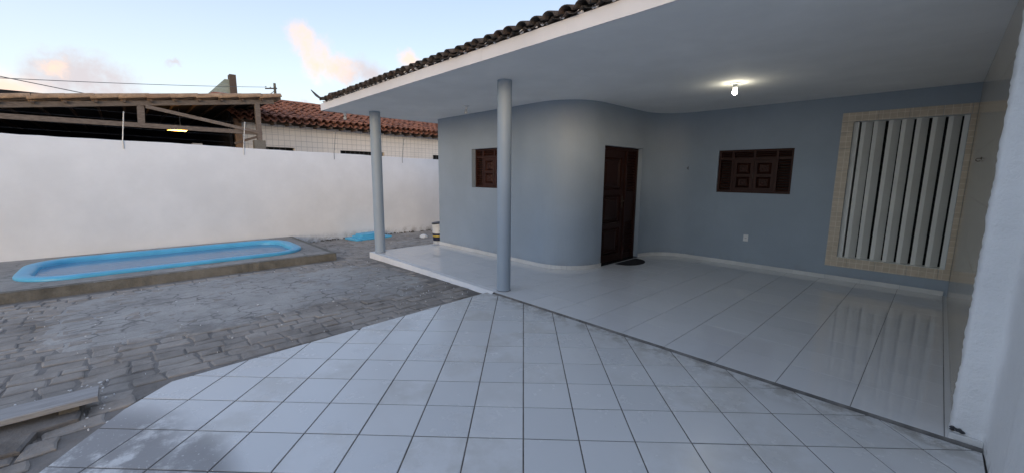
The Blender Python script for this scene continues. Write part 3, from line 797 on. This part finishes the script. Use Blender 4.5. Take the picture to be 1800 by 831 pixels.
# ------------------------------------------------------------------ side wall on the right: polished tile inside the porch, rough white plaster outside
side = thing('side_wall', 'rough white plastered wall beside the porch, beige polished tile on its porch side', 'wall', loc=(.6, 2, 0))
sinv = Matrix.Translation((-.6, -2, 0))
def si(o): o.parent = side; o.matrix_parent_inverse = sinv; return o
m = MB(); m.box(XR + .008, .60, YE + .06, 8.3, -.4, CEIL - .003); si(m.build('core', M['grout_grey']))
wt = None
ny = 10; nz_ = 6; y0_, y1_ = 3.60, Y2 - .002
for j in range(ny):
    for k in range(nz_):
        a, b = y0_ + (y1_ - y0_) * j / ny, y0_ + (y1_ - y0_) * (j + 1) / ny; c0, c1 = .002 + (CEIL - .006) * k / nz_, .002 + (CEIL - .006) * (k + 1) / nz_
        if wt is None:
            kk = MB().prism([(-(b - a) / 2 + .0006, -(c1 - c0) / 2 + .0006), ((b - a) / 2 - .0006, -(c1 - c0) / 2 + .0006), ((b - a) / 2 - .0006, (c1 - c0) / 2 - .0006), (-(b - a) / 2 + .0006, (c1 - c0) / 2 - .0006)], 0, .009, .0012)
            kk.v = [(-q_, p, r_) for p, r_, q_ in kk.v]; kk.v = [(p, -r_, s_) for p, r_, s_ in kk.v]; wt = kk.mesh('wall_tile', M['beige_wall'])
        o = si(place('wall_tile', wt, None, (XR + .008, (a + b) / 2, (c0 + c1) / 2))); o.rotation_euler = (0, rt.uniform(-.0006, .0006), rt.uniform(-.0006, .0006))
# plastered pier: ragged edge against the tile, softly rounded outer corner
r = random.Random(21); m = MB(); n = 130; prof_n = 12; vs = []
H_ = CEIL - .003
sm1 = [r.uniform(-1, 1) for _ in range(n + 3)]
for k in range(n + 1):
    z = -.03 + (H_ + .03) * k / n
    e = .012 * sm1[k] + .009 * math.sin(z * 9 + 1) + .008 * sm1[(k * 7) % n]; ex = .0028 * sm1[(k * 5) % n] + .0018 * math.sin(z * 17)
    w = .002 * math.sin(z * 13) + .0022 * sm1[(k * 3) % n]
    line = [(.214 + ex, 3.640 + e), (.205 + ex, 3.625 + e), (.207 + w + ex * .6, 3.58), (.213 + w, 3.552), (.228, 3.540 + w), (.27, 3.538 + w), (.31, 3.537 + w), (.335, 3.532 + w), (.347, 3.519), (.353 + w, 3.49), (.356 + w, 3.44), (.356, 3.3), (.357, 2.9)]
    vs += [(x_, y_, z) for x_, y_ in line]
q = len(line)
m.add(vs, [(k * q + a, k * q + a + 1, (k + 1) * q + a + 1, (k + 1) * q + a) for k in range(n) for a in range(q - 1)])
si(smooth_by_angle(m.build('plaster_pier', M['rough_white']), 60))
m = MB(); m.box(.3575, .60, -3.6, 2.95, -.3, 2.25); si(m.build('plaster_face', M['rough_white']))
m = MB(); m.box(.375, .60, 2.94, YE + .07, 2.24, CEIL - .004).box(.372, .60, 2.94, YE + .07, -.3, 2.24); si(m.build('core', M['rough_white']))
m = MB(); m.prism([(.206, 3.515), (.345, 3.515), (.345, 3.537), (.206, 3.56)], -.028, .034, .006); si(m.build('skirting_tile', M['skirting']))
m = MB()
for k in range(9):
    s_ = r.uniform(.006, .016); m.lathe([(s_ * .4, -s_ * .4), (s_, 0), (s_ * .5, s_ * .6)], (.222 + r.uniform(-.006, .04), 3.533 + r.uniform(-.004, .01), .045 + r.uniform(0, .022)), 7)
tag(si(m.build('chipped_hole', M['dark_plastic'])), 'dark crumbly hole in the plaster at the foot')

# ------------------------------------------------------------------ boundary wall
m = MB(); r = random.Random(8); n = 90; vs = []
for k in range(n + 1):
    Y = -5 + 20 * k / n; zt_ = 2.175 - .0185 * Y + .006 * math.sin(Y * 1.7) + r.uniform(-.005, .005); b = r.uniform(-.01, .01)
    vs += [(-11.04 + b * .3, Y, -.6), (-11.045 + b * .3, Y, .9), (-11.05, Y, zt_ - .01), (-11.06, Y, zt_), (-11.19, Y, zt_ + .002), (-11.2, Y, zt_ - .01), (-11.2, Y, -.6)]
m.add(vs, [(k * 7 + a, k * 7 + 7 + a, k * 7 + 8 + a, k * 7 + 1 + a) for k in range(n) for a in range(6)])
bw = tag(smooth_by_angle(m.build('boundary_wall', M['white_wall']), 50), 'long white painted masonry wall behind the small blue pool', 'wall')
# crumbling foot
m = MB()
for k in range(140):
    Y = 3.0 + 6.5 * r.random(); s_ = r.uniform(.012, .04)
    m.lathe([(s_ * .6, -s_ * .5), (s_, 0), (s_ * .5, s_ * .5)], (-11.03 + r.uniform(-.01, .03), Y, zy(-11) + .01 + r.uniform(0, .02)), 7)
tag(m.build('mortar_rubble', M['kerb'], bw), kind='stuff')

# electric fence on the wall
ef = thing('electric_fence', 'thin metal posts with strained wires on top of the white wall', 'fence', loc=(-11.12, 3, 2.1))
einv = Matrix.Translation((11.12, -3, -2.1))
def ei(o): o.parent = ef; o.matrix_parent_inverse = einv; return o
posts = [(-2.0, 2.75), (.06, 2.72), (2.05, 2.71), (4.06, 2.64), (6.02, 2.60), (8.0, 2.57)]
for k, (Y, zt_) in enumerate(posts):
    zb = 2.175 - .0185 * Y
    thick = .009 if k in (1, 2) else .0055
    m = MB(); m.tube([(-11.04, Y, zb - .16), (-11.035, Y, zb), (-11.035, Y + .065, zt_)], thick, 8)
    po = ei(m.build('post', M['white_metal'] if k in (1, 2) else M['wire']))
    for q_ in range(4):
        z = zb + .10 + q_ * (zt_ - zb - .12) / 3
        m = MB(); yq = Y + .065 * (z - zb) / (zt_ - zb); m.tube([(-11.037, yq, z), (-10.995, yq, z)], [.009, .013], 8); sp(m.build('insulator', M['white_metal']), po); po.children[-1].matrix_parent_inverse = Matrix()
for q_ in range(4):
    pts = []
    for Y, zt_ in posts:
        zb = 2.175 - .0185 * Y; pts.append((-10.995, Y, zb + .10 + q_ * (zt_ - zb - .12) / 3))
    m = MB()
    for a, b in zip(pts[:-1], pts[1:]):
        mid = tuple((u + v) / 2 - (.006 if i == 2 else 0) for i, (u, v) in enumerate(zip(a, b))); m.tube([a, mid, b], 0.0008, 5)
    ei(m.build('wire', M['wire']))

# ------------------------------------------------------------------ pool on its raised concrete deck
DX0, DX1, DY0, DY1, DZ = -11.03, -8.13, -4.6, 2.92, .02
def rrect(cx, cy, hx, hy, rad, n=10):
    out = []
    for (sx, sy, a0) in ((1, 1, 0), (-1, 1, 90), (-1, -1, 180), (1, -1, 270)):
        for k in range(n + 1):
            a = math.radians(a0 + 90 * k / n); out.append((cx + sx * (hx - rad) + rad * math.cos(a), cy + sy * (hy - rad) + rad * math.sin(a)))
    return out
PC = (-9.56, .63); PHX, PHY, PR = .97, 1.93, .62
def ring(off): return rrect(PC[0], PC[1], PHX - off, PHY - off, max(.1, PR - off))
inner = ring(.02); n = len(inner); m = MB(); r = random.Random(31)
def outerpt(px, py):      # project outwards onto the deck rectangle
    dx, dy = px - PC[0], py - PC[1]
    t = min(((DX1 - PC[0]) / dx if dx > 1e-6 else 1e9), ((DX0 - PC[0]) / dx if dx < -1e-6 else 1e9), ((DY1 - PC[1]) / dy if dy > 1e-6 else 1e9), ((DY0 - PC[1]) / dy if dy < -1e-6 else 1e9))
    return (PC[0] + dx * t, PC[1] + dy * t)
deckpts = []
corners = [(DX1, DY1), (DX0, DY1), (DX0, DY0), (DX1, DY0)]
outer = [outerpt(*p) for p in inner]
for c_ in corners:       # snap the closest outer point onto each corner
    i = min(range(n), key=lambda k: (outer[k][0] - c_[0]) ** 2 + (outer[k][1] - c_[1]) ** 2); outer[i] = c_
vs = [(x_, y_, DZ) for x_, y_ in inner] + [(x_, y_, DZ) for x_, y_ in outer]
m.add(vs, [(i, (i + 1) % n, n + (i + 1) % n, n + i) for i in range(n)])
deck = tag(m.build('pool_deck', M['deck']), kind='structure')
# kerb face, slightly uneven
m = MB(); vs = []; N = 90
for k in range(N + 1):
    Y = DY0 + (DY1 - DY0) * k / N; b = r.uniform(-.006, .006); top = DZ + .002 + r.uniform(-.004, .003)
    if Y > 2.2: top += .0
    vs += [(DX1 - .10, Y, DZ + .003), (DX1 - .012 + b, Y, top), (DX1 + b, Y, top - .014), (DX1 + .006 + b, Y, -.06), (DX1 + .010 + b * 1.5, Y, zy(DX1) - .03)]
m.add(vs, [(k * 5 + a, k * 5 + 1 + a, k * 5 + 6 + a, k * 5 + 5 + a) for k in range(N) for a in range(4)])
vs = []; N = 40
for k in range(N + 1):
    X = DX1 + (DX0 - DX1) * k / N; b = r.uniform(-.005, .005)
    vs += [(X, DY1 - .08, DZ + .002), (X, DY1 + b, DZ), (X, DY1 + .008 + b, -.4)]
m.add(vs, [(k * 3 + a, k * 3 + 1 + a, k * 3 + 4 + a, k * 3 + 3 + a) for k in range(N) for a in range(2)])
m.build('kerb', M['kerb'], deck)
pool = thing('pool', 'small blue fibreglass pool with round ends sunk in the raised concrete deck', 'pool', loc=(PC[0], PC[1], 0))
pinv = Matrix.Translation((-PC[0], -PC[1], 0))
m = MB(); prof = [(-.012, DZ + .001), (-.014, .045), (-.004, .066), (.03, .074), (.08, .076), (.125, .072), (.155, .058), (.168, .03), (.18, -.05), (.21, -.55)]
vs = [(x_, y_, z) for off, z in prof for x_, y_ in ring(off)]
m.add(vs, [(i * n + k, i * n + (k + 1) % n, (i + 1) * n + (k + 1) % n, (i + 1) * n + k) for i in range(len(prof) - 1) for k in range(n)])
o = m.build('rim', M['pool_blue'], None, True); o.parent = pool; o.matrix_parent_inverse = pinv
m = MB(); m.add([(x_, y_, -.005) for x_, y_ in ring(.165)], [tuple(range(n))]); o = m.build('water', M['water']); o.parent = pool; o.matrix_parent_inverse = pinv

# ------------------------------------------------------------------ loose things in the yard
# stepped blue plastic lid leaning flat near the wall
z0 = zy(-10.8)
lid = thing('plastic_tray', 'light blue stepped plastic tray lying by the foot of the white wall', 'tray', loc=(-10.68, 4.74, z0))
def softbox(hx, hy, z0, z1, rad, bev):
    P = rrect(0, 0, hx, hy, rad, 4); m = MB(); k = len(P)
    lay_ = [(1., z0), (1., z1 - bev), ((hx - bev) / hx, z1)]
    vs = [(x_ * s_, y_ * s_, z) for s_, z in lay_ for x_, y_ in P]
    m.add(vs, [(i * k + a, i * k + (a + 1) % k, (i + 1) * k + (a + 1) % k, (i + 1) * k + a) for i in range(2) for a in range(k)] + [tuple(2 * k + a for a in range(k))]); return m
for nm, hx, hy, a, b in (('base_plate', .32, .54, .015, .06), ('upper_step', .23, .38, .061, .105), ('top_step', .18, .31, .106, .15)):
    o = softbox(hx, hy, a, b, .05, .012).build(nm, M['lid_blue'], lid); o.location = (0, 0, .0)
lid.rotation_euler = (0, 0, .12)
# paint bucket at the house corner
bk = thing('paint_bucket', 'white paint bucket with navy and yellow label against the grey house corner', 'bucket', loc=(-8.42, 5.50, zy(-8.42) + .012))
bk.scale = (1.3, 1.3, 1.42)
m = MB(); m.lathe([(.088, 0), (.10, .19), (.104, .20), (.104, .215), (.108, .33), (.112, .335), (.112, .35), (.106, .35), (.100, .30)], n=28); smooth_by_angle(m.build('pail', M['white_plastic'], bk))
m = MB(); m.lathe([(.0935, .06), (.0985, .13)], n=28); smooth_by_angle(m.build('label_band', M['navy'], bk))
m = MB(); m.lathe([(.0990, .131), (.1002, .15)], n=28); smooth_by_angle(m.build('yellow_band', M['yellow'], bk))
m = MB(); m.lathe([(.1012, .152), (.1025, .19)], n=28); smooth_by_angle(m.build('label_band', M['navy'], bk))
m = MB(); m.lathe([(.11, 0), (.115, .008), (.115, .02), (.10, .026), (.02, .028)], n=28); o = smooth_by_angle(m.build('lid', M['dark_plastic'], bk)); o.location = (.004, -.002, .352); o.rotation_euler = (.10, -.06, 0)
m = MB(); m.tube([(.112 * math.cos(a), -.012 - .13 * math.sin(a) * .35, .30 - .15 * math.sin(a)) for a in [math.pi * k / 12 for k in range(13)]], .003, 6); m.build('handle', M['wire'], bk)
# small white bag
r = random.Random(44); m = MB(); nu, nv = 14, 8; vs = []
for i in range(nv + 1):
    for k in range(nu):
        a = 2 * math.pi * k / nu; ph = math.pi / 2 * i / nv; rr_ = math.cos(ph) * (1 + r.uniform(-.13, .13))
        vs.append((.14 * rr_ * math.cos(a), .10 * rr_ * math.sin(a), .085 * math.sin(ph) * (1 + r.uniform(-.12, .12))))
m.add(vs, [(i * nu + k, i * nu + (k + 1) % nu, (i + 1) * nu + (k + 1) % nu, (i + 1) * nu + k) for i in range(nv) for k in range(nu)])
tag(m.build('plastic_bag', M['white_plastic'], None, True, (-9.75, 5.9, zy(-9.75) + .005)), 'small crumpled white bag on the paving near the paint bucket', 'bag')
# old plank on a broken concrete ledge
m = MB(); r = random.Random(17)
P = [(-4.02, -2.2), (-3.50, -2.2), (-3.46, -1.2), (-3.45, -.58), (-3.62, -.53), (-3.66, -.36), (-3.98, -.33)]
m.prism(P, -.06, lambda x_, y_: -.002 + .012 * math.sin(x_ * 9 + y_ * 5), .012)
tag(m.build('concrete_ledge', M['mortar']), 'broken low concrete ledge beside the driveway under the old plank', 'ledge')
m = MB(); pts = []
for k in range(13):
    Y = -2.1 + (2.1 - .265) * k / 12; w = .004 * math.sin(k * 1.3)
    pts.append((Y, w))
vs = []
for Y, w in pts: vs += [(-3.925 + w, Y, .045), (-3.735 + w * .5, Y, .045), (-3.732 + w * .5, Y, .079), (-3.738 + w, Y, .083), (-3.922 + w, Y, .083), (-3.928 + w, Y, .078)]
m.add(vs, [(k * 6 + a, k * 6 + (a + 1) % 6, k * 6 + 6 + (a + 1) % 6, k * 6 + 6 + a) for k in range(12) for a in range(6)] + [(0, 5, 4, 3, 2, 1), tuple(72 + a for a in range(6))])
tag(m.build('plank', M['plank']), 'weathered grey wooden plank propped on a broken concrete ledge', 'plank')
m = MB(); m.prism([(-3.90, -.46), (-3.77, -.45), (-3.78, -.36), (-3.89, -.37)], -.01, .0445, .004)
tag(m.build('brick_stub', M['kerb']), 'small brick stub wedged under the weathered plank', 'brick')
# half-oval doormat
P = [(0, -.36)] + [(.33 * math.sin(math.pi * k / 20) ** .8, -.36 * math.cos(math.pi * k / 20)) for k in range(1, 20)] + [(0, .36)]
m = MB(); m.prism(P, 0, .011, .004)
tag(m.build('doormat', M['black_rubber'], None, False, (-3.90, 6.66, .0012)), 'black half-oval doormat in front of the dark wooden door', 'doormat')

# ------------------------------------------------------------------ lamps and small fittings
def lamp(loc, label, on):
    L = thing('ceiling_lamp', label, 'lamp', loc=loc)
    m = MB(); m.lathe([(.02, -.020), (.05, -.018), (.062, -.008), (.064, .0)], n=28); smooth_by_angle(m.build('ceiling_rose', M['white_plastic'], L))
    m = MB(); m.lathe([(.022, -.065), (.026, -.06), (.024, -.03), (.030, -.019)], n=20); smooth_by_angle(m.build('socket', M['white_plastic'], L))
    if on is not None:
        m = MB(); R_ = .030
        m.lathe([(.004, -.150)] + [(R_ * math.sin(math.radians(a)), -.117 - R_ * math.cos(math.radians(a))) for a in (20, 40, 60, 80, 100, 120)] + [(.02, -.085), (.016, -.062)], n=20)
        m.build('bulb', M['bulb_on'] if on else M['bulb_off'], L, True)
    return L
lamp((-1.975, 5.85, CEIL), 'lit bare bulb in a white holder on the porch ceiling', True)
lamp((-5.90, 4.48, CEIL), 'unlit white lamp holder on the porch ceiling near the shuttered window', False)
lamp((-8.235, 3.28, CEIL), 'unlit white lamp holder under the corner of the eave', False)
so = thing('wall_socket', 'white power socket on the grey wall below the shuttered window', 'socket', loc=(-2.28, Y2, .505))
m = MB(); m.prism([(-.038, -.058), (.038, -.058), (.038, .058), (-.038, .058)], 0, .009, .003); m.v = [(a, -c_, b) for a, b, c_ in m.v]; m.build('cover_plate', M['white_plastic'], so)
m = MB()
for dx in (-.011, 0, .011): m.box(dx - .003, dx + .003, -.0105, -.0085, -.004 if dx else -.009, .004 if dx else -.002)
m.build('pin_holes', M['dark_plastic'], so)
sw = thing('bell_push', 'tiny dark push button on the grey wall between door and window', 'button', loc=(-3.40, Y2, 1.728))
m = MB(); m.prism([(-.02, -.032), (.02, -.032), (.02, .032), (-.02, .032)], 0, .012, .003); m.v = [(a, -c_, b) for a, b, c_ in m.v]; m.build('case', M['dark_plastic'], sw)
m = MB(); m.lathe([(.010, 0), (.010, .005), (.007, .007)], n=16); m.v = [(a, -c_ - .012, b) for a, b, c_ in m.v]; m.build('button', M['old_metal'], sw)
hk = thing('wall_hook', 'small dull metal hammock hook on the beige tiled wall', 'hook', loc=(XR, 5.55, 1.745))
m = MB(); m.lathe([(.022, 0), (.022, .005), (.012, .01)], n=16); m.v = [(-c_ , a, b) for a, b, c_ in m.v]; m.build('plate', M['old_metal'], hk)
m = MB(); m.tube([(-.005, 0, .0)] + [(-.03 - .024 * math.sin(math.radians(a)), 0, -.016 + .022 * math.cos(math.radians(a)) - .004) for a in (0, 40, 80, 120, 160, 200, 240)], .0055, 8); m.build('hook', M['old_metal'], hk, True)
hk.scale = (.62, .62, .62)

# ------------------------------------------------------------------ neighbour's open timber shed behind the wall
XS = -12.2
shed = thing('timber_shed', 'open timber shed with a clay tile roof rising behind the white wall', 'shed', loc=(XS, 0, 2))
shinv = Matrix.Translation((-XS, 0, -2))
def sh(o): o.parent = shed; o.matrix_parent_inverse = shinv; return o
SLP = .137
def zr(y): return 2.83 + (y + 1.53) * SLP       # top of the rafter
m = MB(); m.bar((XS, -4.5, zr(-4.5) - .05), (XS, 3.02, zr(3.02) - .05), .06, .105); sh(m.build('rafter', M['beam']))
m = MB(); m.bar((XS, -4.5, 2.575), (XS, 2.70, 2.585), .06, .098); sh(m.build('tie_beam', M['beam']))
m = MB(); m.bar((XS, .40, 2.63), (XS, .42, zr(.41) - .105), .06, .12, (0, 1, 0)); sh(m.build('king_post', M['beam']))
m = MB(); m.bar((XS + .045, .50, zr(.5) - .12), (XS + .045, 2.62, 2.60), .03, .075); sh(m.build('brace', M['beam']))
m = MB(); m.bar((XS, 2.635, 2.40), (XS, 2.635, zr(2.63) - .105), .10, .11, (0, 1, 0)); sh(m.build('post', M['beam']))
m = MB(); m.bar((XS - .1, 2.10, 2.30), (XS + .02, 2.62, 2.50), .05, .05); sh(m.build('brace', M['beam_dark']))
m = MB(); m.box(XS - .12, XS + .08, 2.50, 2.75, 1.0, 2.40); sh(m.build('pier', M['kerb']))
pur = MB().box(-7.5, .10, -.022, .022, -.022, .022).mesh('purlin', M['beam_dark'])
ty = [-4.2 + k * .43 for k in range(17)]
for k, Y in enumerate(ty):
    if Y > 2.95: continue
    o = sh(place('purlin', pur, None, (XS, Y + .07, zr(Y + .07) - .012)))
tt = barrel('roof_tile', .115, .095, .52, M['tan_clay'], True, 8, .016); tp = barrel('roof_tile', .11, .09, .52, M['tan_clay'], False, 8, .016)
rr = random.Random(77)
for row in range(4):
    for Y in ty:
        z = zr(Y) + .015
        o = sh(place('roof_tile', tt, None, (XS + .02 - row * .2, Y + rr.uniform(-.015, .015), z + .02))); o.rotation_euler = (math.atan(SLP) + .055, rr.uniform(-.04, .04), rr.uniform(-.03, .03))
        o = sh(place('roof_tile', tp, None, (XS + .12 - .2 - row * .2, Y, z + .045))); o.rotation_euler = (math.atan(SLP) + .055, 0, 0)
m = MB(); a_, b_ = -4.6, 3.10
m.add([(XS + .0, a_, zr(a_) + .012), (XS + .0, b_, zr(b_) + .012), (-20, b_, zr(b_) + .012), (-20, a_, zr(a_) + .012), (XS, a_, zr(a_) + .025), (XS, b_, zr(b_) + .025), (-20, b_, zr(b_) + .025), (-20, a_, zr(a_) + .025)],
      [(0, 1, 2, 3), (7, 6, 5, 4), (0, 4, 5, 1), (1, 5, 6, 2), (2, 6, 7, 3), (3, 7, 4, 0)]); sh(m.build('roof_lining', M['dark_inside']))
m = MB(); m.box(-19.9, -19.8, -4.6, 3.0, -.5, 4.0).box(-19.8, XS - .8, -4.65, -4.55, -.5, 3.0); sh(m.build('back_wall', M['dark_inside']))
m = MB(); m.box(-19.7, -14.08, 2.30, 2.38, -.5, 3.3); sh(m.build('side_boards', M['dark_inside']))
r = random.Random(5)      # pale junk on a shelf just above the wall
m = MB(); m.box(-14.6, -14.0, .0, 2.1, 2.26, 2.29); sh(m.build('shelf', M['beam_dark']))
for Y, w, hgt, mt, lab in ((.22, .30, .055, 'white_metal', 'short pale offcut nearest the king post on the shed shelf'), (.72, .55, .03, 'beam', 'long flat brown offcut on the shed shelf'), (1.45, .22, .07, 'white_metal', 'tall pale block standing alone on the shed shelf')):
    m = MB(); m.box(-14.4, -14.15, Y, Y + w, 2.291, 2.291 + hgt); tag(m.build('stored_board', M[mt]), lab, 'board')
lp = thing('shed_lamp', 'warm glowing lamp under the roof of the timber shed', 'lamp', loc=(-13.2, 1.15, 2.62))
m = MB(); m.tube([(0, 0, .06), (0, 0, .5)], .006, 6); m.build('cord', M['wire'], lp)
m = MB(); m.add([(0, -.26, -.03), (0, .10, -.035), (0, .17, .03), (0, .02, .02), (-.05, -.26, -.03), (-.05, .10, -.035), (-.05, .17, .03), (-.05, .02, .02)], [(0, 1, 2, 3), (7, 6, 5, 4), (0, 4, 5, 1), (1, 5, 6, 2), (2, 6, 7, 3), (3, 7, 4, 0)]); m.build('glowing_shade', M['bulb_warm'], lp)
m = MB(); m.lathe([(.02, .03), (.03, .05), (.012, .07)], n=12); m.build('cap', M['dark_plastic'], lp)

# ------------------------------------------------------------------ neighbour's house with orange tiles
nh = thing('neighbour_house', 'white tiled neighbouring house with an orange clay roof beyond the wall', 'house', loc=(-14, 8, 0))
ninv = Matrix.Translation((14, -8, 0))
def ni(o): o.parent = nh; o.matrix_parent_inverse = ninv; return o
m = MB(); wins = [(3.03, 3.95), (5.36, 6.93), (8.98, 9.9), (11.2, 12.6)]
zz = 2.02; L0, L1 = 2.45, 18.0
org = (-14, L0)
us = [(a - L0, b - L0, zz, 2.30 - .006 * i + .055) for i, (a, b) in enumerate(wins)]
wall_panel(m, org, (0, 1), L1 - L0, 3.02, us, (-1, 0), .16)
wall_panel(m, (-19.5, L0), (1, 0), 5.5, 3.02, [], (0, 1), .1); m.add([(-19.5, L1, 0), (-14, L1, 0), (-14, L1, 3.02), (-19.5, L1, 3.02)], [(0, 1, 2, 3)])
nw = ni(m.build('wall', M['n_wall']))
for i, (a, b) in enumerate(wins):
    m = MB(); m.box(-14.30, -14.28, a - .1, b + .1, zz - .1, 2.5); wv = ni(m.build('window', M['interior']))
    for k in range(int((b - a) / .16)):
        m = MB(); m.box(-14.12, -14.10, a + .05 + k * .16, a + .062 + k * .16, zz, 2.36 - .006 * i); sp(m.build('bar', M['wire']), wv); wv.children[-1].matrix_parent_inverse = Matrix()
m = MB(); m.box(-14.06, -13.93, L0 - .03, L0 + .14, -.5, 3.12); ni(m.build('pilaster', M['tan_clay']))
SN = math.atan(.30); XN = -13.55; ZN = 3.045
m = MB(); m.add([(XN, L0 - .1, ZN), (XN, L1 + .3, ZN), (-16.75, L1 + .3, ZN + 3.2 * .30), (-16.75, L0 - .1, ZN + 3.2 * .30), (-20, L0 - .1, ZN), (-20, L1 + .3, ZN)], [(0, 1, 2, 3), (3, 2, 5, 4)]); nroof = ni(m.build('roof', M['beam_dark']))
for k in range(40):
    Y = L0 + .1 + k * .4
    m = MB(); m.box(XN + .02, XN - .4, Y - .03, Y + .03, ZN - .07, ZN - .012)
    sp(m.build('rafter_end', M['beam_dark']), nroof)
nt = barrel('roof_tile', .098, .080, .46, M['orange_clay'], True, 6, .015); npn = barrel('roof_tile', .10, .082, .46, M['orange_clay'], False, 6, .015)
rr = random.Random(19); rest = MB(); cnt = 0
def place_n(me, Y, row, lift):
    global cnt
    s_ = row * .37 + rr.uniform(-.02, .02)
    p = Vector((XN + .06 - s_ * math.cos(SN), Y + rr.uniform(-.012, .012), ZN + .07 + lift + s_ * math.sin(SN)))
    rot = Matrix.Rotation(math.pi / 2 + rr.uniform(-.05, .05), 4, 'Z') @ Matrix.Rotation(SN - .05 + rr.uniform(-.04, .04), 4, 'X') @ Matrix.Rotation(rr.uniform(-.08, .08), 4, 'Y')
    if cnt < 300 and lift > .03:
        o = sp(place('roof_tile', me), nroof); o.location = p; o.rotation_euler = rot.to_euler(); cnt += 1
    else:
        mt = Matrix.Translation(p) @ rot; rest.add([mt @ v.co for v in me.vertices], [tuple(f.vertices) for f in me.polygons])
for row in range(9):
    k = 0; Y = L0 - .05
    while Y < L1 + .2:
        if Y < 9.6 or rr.random() < 2: place_n(nt, Y, row, .035); place_n(npn, Y + .105, row, .02)
        Y += .21
tag(sp(rest.build('roof_tile', M['orange_clay'], None, True), nroof), kind='stuff')
nrg = barrel('ridge_tile', .13, .11, .5, M['orange_clay'], True, 7, .02)
for k in range(36):
    o = sp(place('ridge_tile', nrg), nroof); o.location = (-16.75, L0 - .05 + k * .44, ZN + 3.2 * .30 + .06); o.rotation_euler = (.05, 0, rr.uniform(-.03, .03))

# ------------------------------------------------------------------ far gable parapet, pole and cables
fb = thing('gable_parapet', 'pale green board gable with a brown end post above the shed roof', 'building', loc=(-30, 5, 0))
finv = Matrix.Translation((30, -5, 0))
def fi(o): o.parent = fb; o.matrix_parent_inverse = finv; return o
m = MB(); m.box(-30.3, -29.7, 5.13, 5.45, 0, 7.36); fi(m.build('end_post', M['beam_dark']))
for k in range(24):
    z0 = 1.0 + k * .265
    def ytop(z): return 5.13 - max(0., (7.32 - z)) * .92
    y0_, y1_ = ytop(z0 + .25), ytop(z0)
    if y0_ > 5.1: continue
    y0_ = max(y0_, -2); y1_ = max(y1_, -2)
    m = MB(); m.add([(-29.95, y1_, z0), (-29.95, 5.13, z0), (-29.95, 5.13, z0 + .25), (-29.95, y0_, z0 + .25), (-30.02, y1_, z0), (-30.02, 5.13, z0), (-30.02, 5.13, z0 + .25), (-30.02, y0_, z0 + .25)], [(0, 1, 2, 3), (7, 6, 5, 4), (0, 4, 5, 1), (2, 6, 7, 3), (3, 7, 4, 0)])
    fi(m.build('siding_board', M['siding']))
pp = thing('utility_pole', 'thin utility pole with a small crossarm behind the shed roof', 'pole', loc=(-30, 7.56, -.5))
m = MB(); m.tube([(0, 0, 0), (0, 0, 7.75)], [.11, .075], 10); m.build('shaft', M['kerb'], pp)
m = MB(); m.bar((0, -.55, 7.35), (0, .12, 7.45), .09, .07); m.bar((0, -.4, 6.95), (0, 0, 7.3), .04, .04); m.build('crossarm', M['beam_dark'], pp)
for Y in (-.5, -.25): m = MB(); m.lathe([(.03, 0), (.045, .03), (.03, .07)], (0, Y, 7.43), 8); m.build('insulator', M['white_metal'], pp)
def cable(a, b, sag, label):
    pts = []
    for k in range(25):
        t_ = k / 24; pts.append(tuple(a[i] + (b[i] - a[i]) * t_ - (sag * 4 * t_ * (1 - t_) if i == 2 else 0) for i in range(3)))
    tag(MB().tube(pts, .013, 5).build('cable', M['wire']), label, 'cable')
cable((-30, 7.06, 6.94), (-20.7, -7.5, 4.05), .12, 'long sagging overhead cable running from the utility pole')
cable((-20, -6.5, 5.0), (-20, .2, 4.02), .0, 'slack overhead cable dropping behind the shed roof')
